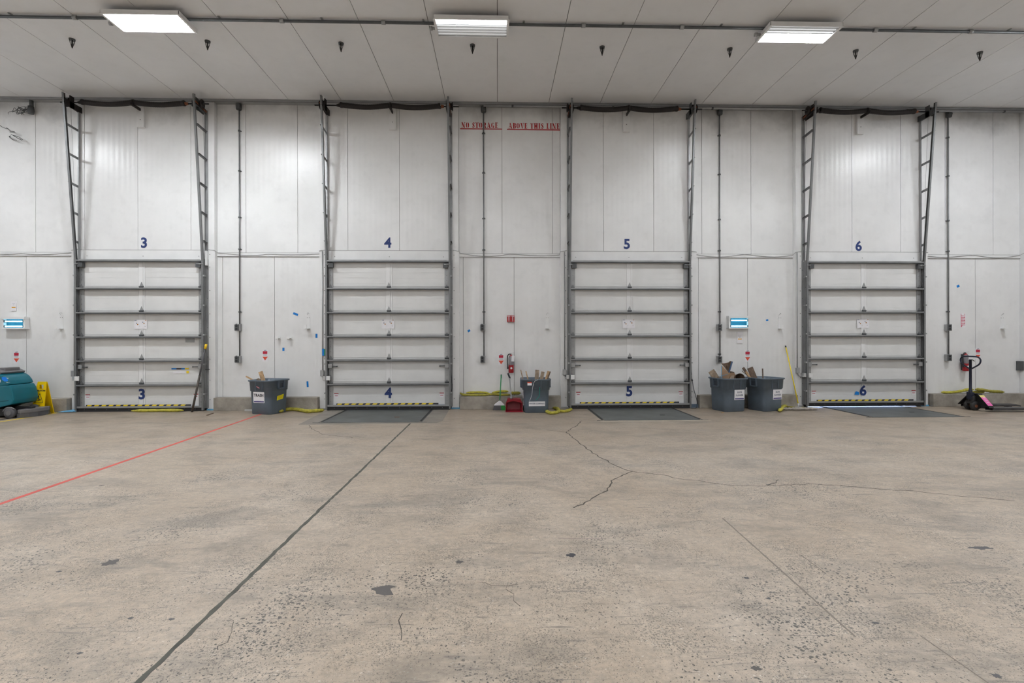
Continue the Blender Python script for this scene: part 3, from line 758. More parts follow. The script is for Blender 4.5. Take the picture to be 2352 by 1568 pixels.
# extinguishers
for (u, v), lab in (((1173, 856), 'red fire extinguisher with grey label and white tag between doors 4 and 5'), ((2217, 852), 'red fire extinguisher on the wall behind the pallet jack handle')):
    x, z = W(u, v, .02); y = .02
    r = thing('fire_extinguisher', (x, WY, z), lab, 'fire extinguisher', 'fire extinguishers on the wall')
    b = MB(); b.lathe((x+.01, y, z), [(.05, .0), (.056, .015), (.056, .30), (.045, .345), (.02, .365), (.018, .385)], 22, 'Z'); b.build('cylinder', mat('extinguisher_red', (.36, .012, .02), .35), r)
    b = MB(); b.lathe((x+.01, y, z), [(.0565, .165), (.0575, .168), (.0575, .30), (.046, .347), (.045, .347)], 22, 'Z'); b.build('grey_cover', mat('grey_vinyl', (.24, .23, .25), .6), r)
    b = MB(); b.bar((x-.03, y, z+.405), (x+.07, y-.01, z+.42), .02, .012); b.bar((x-.02, y, z+.385), (x+.06, y-.01, z+.378), .02, .01); b.cyl((x+.01, y, z+.375), (x+.01, y, z+.41), .016, 10); b.build('handle', M_GALVL, r)
    b = MB(); b.tube(smooth_pts([(x, y-.01, z+.39), (x-.045, y-.02, z+.385), (x-.068, y-.02, z+.33), (x-.07, y-.02, z+.22), (x-.062, y-.02, z+.12)]), .010, 8); b.cyl((x-.062, y-.02, z+.14), (x-.062, y-.02, z+.085), .013, 8, .017); b.build('hose', M_BLACK, r)
    b = MB(); b.obox((x+.045, y-.065, z+.30), (.06, .002, .12), (0, .06, 0)); b.build('tag', M_PAPER, r)
    b = MB(); b.lathe((x+.012, y-.056, z+.10), [(.022, 0), (.022, .002)], 16, 'Y'); b.build('round_label', M_PAPER, r)
    b = MB(); b.box(x-.02, x+.04, y+.055, WY, z+.02, z+.36); b.box(x-.055, x+.075, y+.02, y+.06, z+.158, z+.17); b.build('wall_bracket', M_GALVD, r)
# insect light traps
for (u0, v0, u1, v1), lab in (((2, 727, 55, 755), 'glowing blue insect light trap left of door 3'), ((1675, 725, 1723, 754), 'glowing blue insect light trap above the two flower bins')):
    x0, x1, z0, z1 = on_wall(u0, v0, u1, v1, -.02); xm = (x0+x1)/2
    r = thing('insect_light_trap', (xm, WY, z0), lab, 'insect trap', 'insect light traps on the wall')
    b = MB(); t = .035
    b.box(x0-.008, x1+.008, -.02, WY, z0-.003, z0+.022); b.box(x0-.008, x1+.008, -.02, WY, z1-.048, z1)
    b.box(x0, x0+t, 0, WY, z0+.022, z1-.048); b.box(x1-t, x1, 0, WY, z0+.022, z1-.048)
    b.build('housing', M_WHITE, r)
    b = MB(); b.box(x0+t, x1-t, .06, .095, z0+.02, z1-.05); b.build('back_plate', mat('teal_glow_plate', (.01, .12, .18), .4), r)
    for zz in (z0+.052, z1-.095):
        b = MB(); b.cyl((x0+t, .02, zz), (x1-t, .02, zz), .0125, 10); b.build('lamp_tube', mat('blue_white_lamp', (.6, .9, 1), .4, emit=(.35, .80, 1.0), estr=1.1), r)
        b = MB(); b.box(x0+t-.005, x0+t+.015, 0, .04, zz-.02, zz+.02); b.box(x1-t-.015, x1-t+.005, 0, .04, zz-.02, zz+.02); b.build('lamp_holder', M_INK, r)
# small notices beside the traps
for (u0, v0, u1, v1), lab in (((26, 692, 39, 714), 'small white card with an orange line above the left insect trap'), ((1692.5, 762, 1705, 788), 'small white card with an orange bar under the right insect trap')):
    x0, x1, z0, z1 = on_wall(u0, v0, u1, v1)
    b = MB(); b.box(x0, x1, WY-.012, WY, z0, z1); b.i = 1; zz = z0+(z1-z0)*.33; b.box(x0+.018, x1-.018, WY-.0135, WY-.012, zz, zz+.018)
    b.i = 2; b.box(x0+.03, x1-.03, WY-.013, WY-.012, z0+.15, z0+.154); b.box(x0+.045, x1-.045, WY-.013, WY-.012, z0+.12, z0+.126)
    tag(origin(b.build('instruction_card', [M_PAPER, mat('orange_bar', (.75, .38, .02), .5), M_GREYINK]), (x0, WY, z0)), lab, 'card', 'cards beside the insect traps')
# white slim holders near each door
for (u, v), lab in (((132, 752), 'left of door 3'), ((704, 752), 'left of door 4'), ((1258, 752), 'left of door 5'), ((1797, 752), 'left of door 6'), ((2312, 752), 'at the right end of the wall')):
    x, z = W(u, v, .0)
    r = thing('key_holder', (x, WY, z), 'small white wall holder with hook and shelf, '+lab, 'wall holder', 'white holders beside the doors')
    b = MB(); b.box(x-.035, x+.035, WY-.006, WY, z-.02, z+.26); b.i = 1
    for s in (-1, 1): b.lathe((x+s*.022, WY-.006, z+.21), [(.006, 0), (.005, .004)], 8, 'Y')
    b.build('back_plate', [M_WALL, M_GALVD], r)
    b = MB(); b.box(x-.04, x+.04, -.02, WY-.006, z-.025, z-.018); b.box(x-.052, x+.01, -.025, -.018, z-.025, z+.06); b.build('tray', M_WHITE, r)
    b = MB(); b.tube(smooth_pts([(x-.012, WY-.004, z+.27), (x-.015, WY-.03, z+.29), (x+.005, WY-.035, z+.31), (x+.02, WY-.01, z+.29)]), .004, 6); b.build('hook', M_GALVL, r)
# two wall hooks
for u, lab in ((640, 'left one of the two small white wall hooks above the TRASH bin'), (666, 'right one of the two small white wall hooks above the TRASH bin')):
    x, z = W(u, 776, WY)
    b = MB(); b.box(x-.045, x+.045, WY-.008, WY, z-.012, z+.025); b.box(x-.02, x+.03, WY-.10, WY, z-.006, z+.004); b.box(x-.02, x+.03, WY-.105, WY-.098, z-.02, z+.03); b.box(x-.045, x-.037, WY-.05, WY, z-.03, z+.02)
    tag(origin(b.build('wall_hook', M_WHITE), (x, WY, z)), lab, 'hook', 'white wall hooks')
# blue tape scraps
for u, v, w, h, a, yy, lab in ((679, 721, .105, .045, -20, WY, 'slanted blue tape scrap high on the wall left of door 4'), (727, 771, .042, .085, 0, WY, 'upright blue tape scrap beside the jamb of door 4'), (651, 802, .042, .068, 0, WY, 'short blue tape scrap below the two wall hooks'), (656, 875.5, .045, .078, -6, WY, 'blue tape scrap at the right rim of the TRASH bin'), (706.5, 882, .04, .122, 3, WY, 'longest blue tape scrap, low on the wall left of door 4'), (1077, 759.5, .056, .045, 35, WY, 'small blue tape scrap right of door 4'), (1762, 735, .05, .035, 8, WY, 'small blue tape scrap right of the insect trap by door 6'), (2200.5, 657, .06, .05, 25, WY, 'small blue tape scrap high on the wall right of door 6')):
    x, z = W(u, v, yy)
    b = MB(); b.obox((x, yy-.0012, z), (w, .0016, h), (0, -radians(a), 0)); tag(origin(b.build('blue_tape', M_BLUE), (x, yy, z)), lab, 'tape', 'scraps of blue tape on the wall')
r = None
x, z = W(745.5, 809, -.01)
b = MB(); b.box(x-.045, x-.002, -.030, -.026, z-.07, z+.075); b.box(x-.03, x-.01, -.027, -.0, z+.0, z+.01); b.i = 1; b.box(x-.002, x+.035, -.032, -.0285, z-.06, z+.07)
tag(origin(b.build('door_tag', [M_BLUE, M_GREEN]), (x, 0, z)), 'blue and green tag on the left jamb of door 4', 'tag')
# broken wiring at the top left
r = thing('hanging_wiring', WP(68, 262, .02), 'dark pipe stub with tangled loose wires at the top left', 'wiring')
x, z = W(70, 240, 0)
b = MB(); b.cyl((x, .02, CEIL-.03), (x, .02, z-.05), .035, 10); b.lathe((x-.01, .02, z-.12), [(.05, -.06), (.06, 0), (.05, .09)], 12, 'Z'); b.build('pipe_stub', M_GALVD, r)
b = MB()
for k in range(9):
    P_ = [Vector((x-.03-.02*k+rnd.uniform(-.09, .02)*(q+1)*.6, .0+rnd.uniform(-.05, .05), z-.12+rnd.uniform(-.09, .07))) for q in range(5)]
    b.tube(smooth_pts([(x, .0, z-.12)]+P_, 4), .004, 5)
b.build('wire_tangle', M_GALVD, r)
r = thing('loose_wire', WP(30, 305, .02), 'looped dark loose wires hanging at the left edge', 'wire')
b = MB()
for pts in (((0, 288), (8, 293), (20, 296)), ((15, 293), (24, 300), (34, 303), (22, 303)), ((22, 313), (28, 320), (38, 322)), ((30, 311), (40, 317), (50, 322)), ((25, 308), (32, 311), (42, 314), (52, 321)), ((24, 312), (21, 314), (26, 318))):
    b.tube(smooth_pts([WP(u, v, .03+rnd.uniform(-.1, .04)) for u, v in pts], 5), .0055, 6)
b.build('wires', M_GALVD, r)

# ------------------------------------------------------------------ ceiling: lights and sprinklers
LB = 6.225                                            # underside of the fixtures
def emis(name, strength, col=(.925, .965, 1)):
    return mat(name, (.9, .9, .9), .4, emit=col, estr=strength)
def make_light(x, y, st, label):
    r = thing('ceiling_light', (x, y, CEIL), label, 'ceiling light', 'fluorescent light fixtures', world=0)
    hw, hd = .565, .232; q = LB-CEIL; tp = q+.055
    b = MB(); b.box(-hw, hw, -hd, -hd+.006, q, tp); b.box(-hw, hw, hd-.006, hd, q, tp)
    b.box(-hw, -hw+.006, -hd, hd, q, tp); b.box(hw-.006, hw, -hd, hd, q, tp); b.box(-hw, hw, -hd, hd, tp, tp+.005)
    b.box(-hw*.75, hw*.75, -.07, .07, tp, tp+.04); b.box(-hw*.7, -hw*.62, -.02, .02, tp, 0); b.box(hw*.62, hw*.7, -.02, .02, tp, 0)
    b.build('housing', M_WHITE, r)
    b = MB(); b.box(-hw-.004, hw+.004, -hd-.004, -hd+.016, q-.006, q+.004); b.box(-hw-.004, hw+.004, hd-.030, hd+.004, q-.006, q+.004)
    b.box(-hw-.004, -hw+.030, -hd+.016, hd-.030, q-.006, q+.004); b.box(hw-.030, hw+.004, -hd+.016, hd-.030, q-.006, q+.004)
    b.build('lens_frame', M_WHITE, r)
    b = MB(); n = 6; p = (2*hd-.046)/n
    for k in range(n):
        yc = -hd+.016+(k+.5)*p
        b.prism([(yc-p/2, q+.010), (yc-p/2+.004, q+.010), (yc-p*.24, q+.044), (yc+p*.24, q+.044), (yc+p/2-.004, q+.010), (yc+p/2, q+.010), (yc+p/2, q+.05), (yc-p/2, q+.05)], -hw+.01, hw-.01, 'YZ')
    b.build('reflector', mat('aluminium_reflector', (.72, .73, .74), .28, .3), r)
    for k in range(n):
        yc = -hd+.016+(k+.5)*p
        b = MB(); b.cyl((-hw+.03, yc, q+.022), (hw-.03, yc, q+.022), .011, 6); b.build('lamp_tube', emis('lamp_%g' % st[k], st[k]), r)
        b = MB(); b.box(-hw+.012, -hw+.034, yc-.012, yc+.012, q+.008, q+.04); b.box(-hw+.012, -hw+.016, yc-.014, yc+.014, q+.006, q+.042); b.build('lamp_holder', M_WHITE, r)
        b = MB(); b.box(hw-.034, hw-.012, yc-.012, yc+.012, q+.008, q+.04); b.build('lamp_holder', M_WHITE, r)
    b = MB(); b.cyl((-hw-.07, .07, tp-.02), (-hw, .07, tp-.02), .02, 8); b.lathe((-hw-.07, .07, tp-.02), [(.03, -.02), (.03, .02)], 10, 'X'); b.build('power_plug', M_GALV, r)
    return r
HI = 46.0
make_light(-5.235, -2.765, [HI]*6, 'brightest white ceiling light, at the left, fully glowing')
make_light(-.385, -2.765, [26, 1.2, .10, .07, .05, .05], 'dimmest ceiling light, the middle one, its tubes visible')
make_light(4.73, -2.735, [.05, .07, .12, HI, HI, HI], 'right ceiling light glowing only along its lower half')
# the rest of the room's grid of fixtures (their glow is what shows on the walls)
lens = emis('lens_on', 7.0); lens_front = emis('lens_front', 13.0)
first = None; LAMPS = []
for y in (-2.72, -8.1, -13.5, -18.9):
    for x in (-10.3, -5.30, -.385, 4.78, 9.75):
        if y == -2.72 and abs(x) < 6: continue
        if first is None or (y < -3) != (first.location.y < -3):
            r = thing('ceiling_light', (x, y, CEIL), world=0)
            hw, hd = .575, .245
            b = MB(); b.box(-hw, hw, -hd, hd, LB-CEIL+.01, LB-CEIL+.06); b.box(-hw*.7, -hw*.62, -.02, .02, -.09, 0); b.box(hw*.62, hw*.7, -.02, .02, -.09, 0); b.build('housing', M_WHITE, r, bevel=.004)
            b = MB(); b._f([b.bm.verts.new(p) for p in ((-hw+.02, -hd+.02, LB-CEIL), (-hw+.02, hd-.02, LB-CEIL), (hw-.02, hd-.02, LB-CEIL), (hw-.02, -hd+.02, LB-CEIL))]); b.build('diffuser', lens if y < -3 else lens_front, r)
            first = r; o = r
        else: o = copy_tree(first); o.location = (x, y, CEIL)
        tag(o, 'ceiling light of the same grid, out of the picture', 'ceiling light', 'fluorescent light fixtures')
# sprinklers
def make_sprinkler():
    r = thing('sprinkler_head', (0, 0, 0), world=0)
    b = MB(); b.lathe((0, 0, 0), [(.044, 0), (.042, -.012), (.025, -.018)], 18, 'Z'); b.build('ceiling_plate', M_GALVD, r)
    b = MB()
    for k in range(6):
        a = k*pi/3; b.tube([(.038*cos(a), .038*sin(a), -.012), (.030*cos(a), .030*sin(a), -.06), (.012*cos(a), .012*sin(a), -.115)], .0035, 5)
    b.tube([(.039*cos(t*pi/8), .039*sin(t*pi/8), -.02) for t in range(17)], .004, 5)
    b.build('cage', M_GALVD, r)
    b = MB(); b.lathe((0, 0, 0), [(.010, -.01), (.012, -.08), (.018, -.095), (.012, -.12), (.006, -.15)], 10, 'Z'); b.build('nozzle', M_SPRING, r)
    return r
sp = None
SN = ['far left, above door 3', 'beside the left ceiling light', 'above door 4', 'just below the middle ceiling light', 'above door 5', 'left of the right ceiling light', 'right of the right ceiling light', 'far right, beyond door 6']
for k in range(8):
    o = make_sprinkler() if sp is None else copy_tree(sp); sp = sp or o
    o.location = (-6.95+2.18*k, -2.08, CEIL)
    tag(o, 'dark sprinkler head hanging from the ceiling, '+SN[k], 'sprinkler', 'sprinkler heads in a row')

# ------------------------------------------------------------------ floor: levelers, tapes, joints, cracks
def poly_floor(pts, z0, z1, name, m, label=None, cat=None, parent=None, group=None, kind=None):
    b = MB(); b.prism(pts, z0, z1, 'XY')
    o = b.build(name, m, parent)
    if parent is None:
        cx = sum(p[0] for p in pts)/len(pts); cy = sum(p[1] for p in pts)/len(pts); origin(o, (cx, cy, 0))
    tag(o, label, cat, group, kind); return o
poly_floor([(-3.40, -1.84), (-1.06, -1.76), (-.98, -1.5), (-1.0, -.1), (-3.5, -.1)], 0, .0012, 'dark_patch', M_PITC, parent=fl)
for (x0, x1, yf), n in (((-3.10, -1.36, -1.66), '4'), ((1.88, 3.64, -1.62), '5'), ((6.88, 8.60, -1.46), '6')):
    r = thing('dock_leveler', ((x0+x1)/2, yf, 0), 'flat dark steel dock leveler plate in the floor before door '+n, 'dock leveler', 'dock levelers set in the floor')
    b = MB(); b.box(x0+.02, x1-.02, yf, .5, .0, .005)
    b.i = 1; b.box(x0+.1+(x1-x0)*.62, x0+.19+(x1-x0)*.62, yf+.55, yf+.575, .005, .008)
    b.build('deck_plate', [M_STEELP, M_RUST if n == '4' else M_BLACK], r)
    for s, xx in ((-1, x0), (1, x1)):
        b = MB(); b.box(xx-.018, xx+.018, yf+.10, .5, .0, .007); b.build('side_strip', M_BLACK, r)
    b = MB(); b.box(x0-.12, x1+.12, yf-.012, yf, .0, .004); b.box(x0-.03, x0-.018, yf, -.1, 0, .004); b.box(x1+.018, x1+.03, yf, -.1, 0, .004)
    b.build('pit_frame', M_GALVD, r)
for pts, n in (([(1.82, -1.72), (3.78, -1.72), (3.78, -1.63), (1.82, -1.63)], 0),):
    poly_floor(pts, 0, .0008, 'pale_patch', mat('pale_patch_concrete', (.50, .44, .36), .6, 0, .1, 4), parent=fl)
def tape(p0, p1, w, name, m, label, cat='floor tape', ragged=.0, parent=None, n=40, z=.0012, kind=None, group=None):
    a, c_ = Vector((*p0, 0)), Vector((*p1, 0)); d = (c_-a).normalized(); nx = Vector((-d.y, d.x, 0))
    L1, R1 = [], []
    for k in range(n+1):
        p = a.lerp(c_, k/n); j = rnd.uniform(-ragged, ragged)
        L1.append(p+nx*(w/2+j+rnd.uniform(-ragged, ragged))); R1.append(p-nx*(w/2-j+rnd.uniform(-ragged, ragged)))
    b = MB()
    for k in range(n): b.prism([L1[k].xy, L1[k+1].xy, R1[k+1].xy, R1[k].xy], 0, z, 'XY')
    o = b.build(name, m, parent)
    if parent is None: origin(o, a.lerp(c_, .5))
    tag(o, label, cat if parent is None else None, group, kind); return o
tape((-4.60, -.62), (-4.36, -7.5), .052, 'red_floor_line', M_REDL, 'long red line taped on the floor from the TRASH bin', 'floor line')
tape((-1.507, -1.80), (-1.535, -10.6), .027, 'control_joint', mat('joint_filler', (.10, .10, .085), .8, 0, .25, 8), None, ragged=.0035, parent=fl, n=160)
p0 = G(1660, 1190); tape(p0, G(1965, 1462), .010, 'saw_cut', mat('worn_saw_cut', (.27, .235, .20), .8), None, ragged=.001, parent=fl)
tape(G(1840, 1274), G(1893, 1314), .005, 'saw_cut', mat('worn_saw_cut', (.27, .235, .20), .8), None, parent=fl)
tape(G(2115, 1460), G(2270, 1568), .005, 'saw_cut', mat('worn_saw_cut', (.27, .235, .20), .8), None, parent=fl)
tape(G(1282, 1237), G(1390, 1237), .004, 'scratch', mat('purplish_scratch', (.28, .22, .24), .7), None, parent=fl)
def crack(px, w, amp=.018, name='crack', m=None):
    P_ = [Vector((*G(u, v), 0)) for u, v in px]; Q = []
    for a, c_ in zip(P_, P_[1:]):
        n = max(2, int((c_-a).length/.06)); d = (c_-a).normalized(); nx = Vector((-d.y, d.x, 0))
        for k in range(n): Q.append(a.lerp(c_, k/n)+nx*rnd.uniform(-amp, amp))
    Q.append(P_[-1]); b = MB()
    for k, (a, c_) in enumerate(zip(Q, Q[1:])):
        d = (c_-a).normalized(); nx = Vector((-d.y, d.x, 0))*w/2*rnd.uniform(.6, 1.3)
        b.prism([(a+nx).xy, (c_+nx).xy, (c_-nx).xy, (a-nx).xy], 0, .0009, 'XY')
    b.build(name, m or mat('crack_dark', (.10, .09, .08), .9), fl)
crack([(1335, 966), (1328, 975), (1310, 985), (1302, 993), (1322, 1010), (1348, 1030), (1370, 1045), (1400, 1061), (1426, 1074), (1450, 1082)], .012)
crack([(1450, 1082), (1478, 1086), (1520, 1090), (1560, 1099), (1620, 1106), (1680, 1115), (1740, 1116), (1800, 1114), (1860, 1111), (1930, 1114), (2010, 1122), (2100, 1128), (2200, 1138), (2330, 1150)], .009)
crack([(1450, 1082), (1430, 1090), (1408, 1100), (1402, 1112), (1392, 1126), (1378, 1135), (1362, 1145), (1340, 1158), (1317, 1166)], .012)
crack([(709, 976), (716, 985), (730, 991), (742, 998), (775, 1001), (810, 1005)], .008)
crack([(1765, 1114), (1780, 1108), (1788, 1101)], .01)
crack([(1302, 993), (1280, 990), (1255, 987)], .006)
crack([(538, 1427), (534, 1450), (515, 1475), (500, 1492)], .003)
crack([(925, 1408), (922, 1440), (921, 1470)], .004)
crack([(1098, 1334), (1130, 1343), (1190, 1342)], .003)
crack([(1160, 1340), (1175, 1365), (1195, 1392)], .0025)
def blot(u, v, w, h, m, seed, name='oil_stain'):
    x, y = G(u, v); R_ = random.Random(seed); n = 18
    pts = []
    for k in range(n):
        a = 2*pi*k/n; q = 1+R_.uniform(-.38, .30); pts.append((x+w/2*q*cos(a), y+h/2*q*sin(a)))
    b = MB(); b.prism(pts, 0, .0007, 'XY'); b.build(name, m, fl)
M_OIL = mat('dark_floor_filler', (.125, .115, .11), .6)
x, y = G(880, 1356)
b = MB(); b.prism([(x-.075, y+.03), (x-.03, y+.05), (x+.02, y+.065), (x+.065, y+.05), (x+.035, y+.02), (x+.07, y-.05), (x+.02, y-.055), (x-.03, y-.035), (x-.045, y-.0), (x-.07, y+.01)], 0, .0007, 'XY'); b.build('floor_patch', M_OIL, fl)
blot(255, 1291, .085, .10, M_OIL, 3); blot(1312, 1275, .06, .06, mat('near_black_spot', (.07, .07, .08), .6), 5); blot(1055, 1290, .045, .05, M_OIL, 6)
blot(1735, 1534, .05, .035, M_OIL, 7); blot(233, 1115, .05, .03, M_OIL, 8); blot(1765, 1113, .05, .04, M_OIL, 9)
for u, v, w, h, s_ in ((2250, 1258, .15, .05, 11), (1715, 1327, .03, .03, 12), (1765, 1374, .03, .022, 13), (2290, 1552, .035, .03, 14), (2010, 1430, .045, .018, 16), (135, 1312, .035, .02, 17), (300, 1419, .03, .02, 18), (182, 1500, .03, .02, 19), (393, 1422, .03, .02, 20)):
    blot(u, v, w, h, mat('soft_dark_spot', (.13, .125, .13), .7), s_)
# parking bay marked with tape at the left
g0, g1 = G(0, 968.5), G(139, 946.5)
tape((g0[0]-2, g0[1]-2*(g1[1]-g0[1])/(g1[0]-g0[0])), g1, .06, 'yellow_floor_tape', M_YEL, 'yellow tape line running diagonally in front of the scrubber', group='tape lines under the scrubber')
tape((g0[0]-2, g0[1]-2*(g1[1]-g0[1])/(g1[0]-g0[0])+.09), (g1[0]-.25, g1[1]+.03), .10, 'black_floor_tape', M_BLACK, 'black band on the floor just behind the yellow tape', z=.0009, group='tape lines under the scrubber')
tape((-10.6, -.17), (g1[0]-.05, -.15), .045, 'yellow_floor_tape', M_YEL, 'yellow tape line along the curb behind the scrubber', group='tape lines under the scrubber')
# small litter
for pts, m, nm, lab in (([(476, 954), (489, 949)], M_WOODD, 'wood_chip', 'dark wood chip on the floor right of door 3'), ([(1657, 948), (1662, 948)], M_WOOD, 'wood_chip', 'tiny pale wood chip in front of the left flower bin')):
    a, c_ = G(*pts[0]), G(*pts[1]); b = MB(); b.bar((*a, .006), (*c_, .006), .035, .011); tag(origin(b.build(nm, m), (*a, 0)), lab, 'wood chip', 'wood chips on the floor')
x, y = G(572, 944); b = MB(); b.box(x-.09, x+.09, y, y+.03, 0, .035); b.box(x-.09, x+.09, y+.03, y+.06, 0, .006)
tag(origin(b.build('metal_strip', M_GALVL), (x, y, 0)), 'pale metal strip on the floor left of the TRASH bin', 'metal strip')
x, y = G(1172, 1016)

# ------------------------------------------------------------------ absorbent socks
def sock(px, r, label, m=M_SOCK, flat=.8, seed=1, zoff=0.0, plane=None):
    R_ = random.Random(seed); P_ = []
    for q in px:
        if plane is None: P_.append((*G(q[0], q[1], r*flat), zoff+r*flat))
        else: x, _ = W(q[0], q[1], plane[0]); P_.append((x, plane[0]+(q[2] if len(q) > 2 else 0), plane[1]+r*flat+(q[3] if len(q) > 3 else 0)))
    Q = smooth_pts(P_, 7); n = len(Q)
    rs = []
    for k in range(n):
        e = min(k, n-1-k)/3; rs.append(r*(min(1, .35+.65*e) if e < 1 else 1)*R_.uniform(.86, 1.12))
    b = MB(); b.tube(Q, rs, 12, flat=flat); o = b.build('absorbent_sock', m)
    c_ = P_[len(P_)//2]; tag(origin(o, (c_[0], c_[1], zoff if plane is None else plane[1])), label, 'absorbent sock', 'yellow absorbent socks'); return o
sock([(302, 943), (340, 942.5), (385, 942), (422, 942)], .036, 'straight yellow absorbent sock on the floor before door 3', seed=2)
sock([(643, 945), (652, 941), (672, 939), (690, 941), (705, 944), (725, 943), (744, 941)], .042, 'wavy yellow absorbent sock on the floor between TRASH bin and door 4', seed=3)
CT = (-.02, .265)
sock([(1056, 900, .03, .045), (1064, 900, .0, .01), (1080, 900), (1104, 900), (1124, 900, .02)], .030, 'yellow absorbent sock at the left end of the curb between doors 4 and 5', M_SOCKD, seed=4, plane=CT)
sock([(1070, 900, .07, .04), (1095, 900, .08, .05), (1115, 900, .07, .04), (1130, 900, .03, .0)], .028, 'thin yellow absorbent sock lying over another at the left of the curb', seed=5, plane=CT)
sock([(1124, 900, .0), (1134, 900, .0, .015), (1150, 900, .0), (1172, 900, .0)], .032, 'lower yellow absorbent sock on the curb behind the broom', M_SOCKD, seed=6, plane=CT)
sock([(1130, 900, .06, .035), (1150, 900, .07, .06), (1168, 900, .07, .06)], .034, 'upper yellow absorbent sock on the curb behind the broom', seed=7, plane=CT)
sock([(1172, 900, .05, .02), (1185, 900, .05, .02), (1196, 900, .05, .02)], .042, 'short olive absorbent sock on the curb behind the dustpan handle', M_SOCKD, seed=8, plane=CT)
sock([(1253, 937), (1256, 944), (1265, 948), (1276, 947), (1283, 944), (1280, 938), (1270, 936)], .038, 'curled yellow absorbent sock on the floor beside the bin with the torn label', seed=9)
sock([(1282, 943), (1296, 944), (1306, 942), (1313, 938)], .034, 'short yellow absorbent sock on the floor left of door 5', seed=10)
sock([(1790, 943), (1794, 939), (1799, 934), (1806, 931)], .040, 'bent yellow absorbent sock on the floor right of the flower bins', seed=11)
sock([(1806, 933), (1822, 936), (1838, 937), (1851, 937)], .030, 'yellow absorbent sock on the floor behind the dust mop', M_SOCKD, seed=12)
sock([(2164, 900, .02), (2180, 900, .0), (2205, 900, .0, .02), (2222, 900, .02, .05), (2238, 900, .02, .055)], .036, 'long yellow absorbent sock on the right curb left of the jack handle', seed=13, plane=CT)
sock([(2238, 900, -.02, .06), (2255, 900, -.02, .05), (2272, 900, -.02, .02), (2290, 900, -.01, .01), (2306, 900, 0, .0)], .038, 'yellow absorbent sock on the right curb right of the jack handle', M_SOCKD, seed=14, plane=CT)
sock([(2236, 900, .05, .0), (2252, 900, .05), (2266, 900, .05)], .034, 'lowest yellow absorbent sock pressed on the right curb', M_SOCKD, seed=15, plane=CT)

# ------------------------------------------------------------------ bins
def rsq(b, z, h, r, n=5):
    """ring of a rounded square"""
    ring = []
    for cx, cy, a0 in ((1, 1, 0), (-1, 1, 90), (-1, -1, 180), (1, -1, 270)):
        for k in range(n+1):
            a = radians(a0+90*k/n); ring.append(b.bm.verts.new((cx*(h-r)+r*cos(a), cy*(h-r)+r*sin(a), z)))
    return ring
def skin(b, rings, cap0=True, cap1=True):
    for A, B in zip(rings, rings[1:]):
        n = len(A)
        for k in range(n): 
            f = b._f([A[k], A[(k+1) % n], B[(k+1) % n], B[k]])
            if f: f.smooth = True
    if cap0: b._f(rings[0][::-1])
    if cap1: b._f(rings[-1])
def make_bin(x, y, rz, label):
    r = thing('trash_bin', (x, y, 0), label, 'bin', 'square grey plastic bins', rz=rz, world=0)
    b = MB()
    prof = [(.0, .225, .07), (.012, .235, .075), (.25, .243, .08), (.445, .250, .085), (.452, .262, .085), (.63, .272, .09), (.638, .292, .10), (.66, .295, .10), (.664, .288, .10), (.655, .262, .085), (.45, .243, .08), (.06, .222, .07)]
    skin(b, [rsq(b, *q) for q in prof]); b.build('body', M_BIN, r)
    for s in (0, 1, 2, 3):                                            # moulded handles and recesses on the band
        M = Matrix.Rotation(s*pi/2, 4, 'Z')
        b = MB()
        if s % 2:
            b.box(-.085, .085, -.300, -.262, .485, .505); b.box(-.085, -.068, -.300, -.25, .485, .64); b.box(.068, .085, -.300, -.25, .485, .64)
            b.i = 1; b.box(-.068, .068, -.270, -.258, .506, .635); nm = 'handle'
        else:
            b.box(-.085, -.075, -.276, -.255, .46, .635); b.box(.075, .085, -.276, -.255, .46, .635); b.i = 1; b.box(-.074, .074, -.268, -.25, .47, .63); nm = 'grip_recess'
        bmesh.ops.transform(b.bm, matrix=M, verts=b.bm.verts)
        b.build(nm, [M_BIN, M_BIND], r)
    return r
def bin_sheet(r, x0, x1, z0, z1, name='label_sheet', mats=None, tilt=0):
    """paper taped on the sloping front face (local -Y)"""
    b = MB(); y = lambda z: -(.2355+(z-.012)*.034)-.0025
    V = [(x0, y(z0), z0), (x1, y(z0), z0), (x1, y(z1), z1), (x0, y(z1), z1)]
    b.sheet([V], .0015); return b, y
bins = {}
def word_sheet(r, x0, x1, z0, z1, lines, band=True, ink=M_INK, size=.05, label=None):
    b, y = bin_sheet(r, x0, x1, z0, z1)
    if band: b.i = 1; b.sheet([[(x0+.012, y(z0+.014)-.002, z0+.014), (x1-.012, y(z0+.014)-.002, z0+.014), (x1-.012, y(z0+.034)-.002, z0+.034), (x0+.012, y(z0+.034)-.002, z0+.034)]], .001)
    sh = b.build('paper_sign', [M_PAPER, M_PURPLE], r)
    if label: sh['label'] = label
    for s, zc in lines:
        t = text_mesh('printed_words', s, size, ink, ((x0+x1)/2, y(zc)-.003, zc), None, .03); t.parent = sh
    return sh
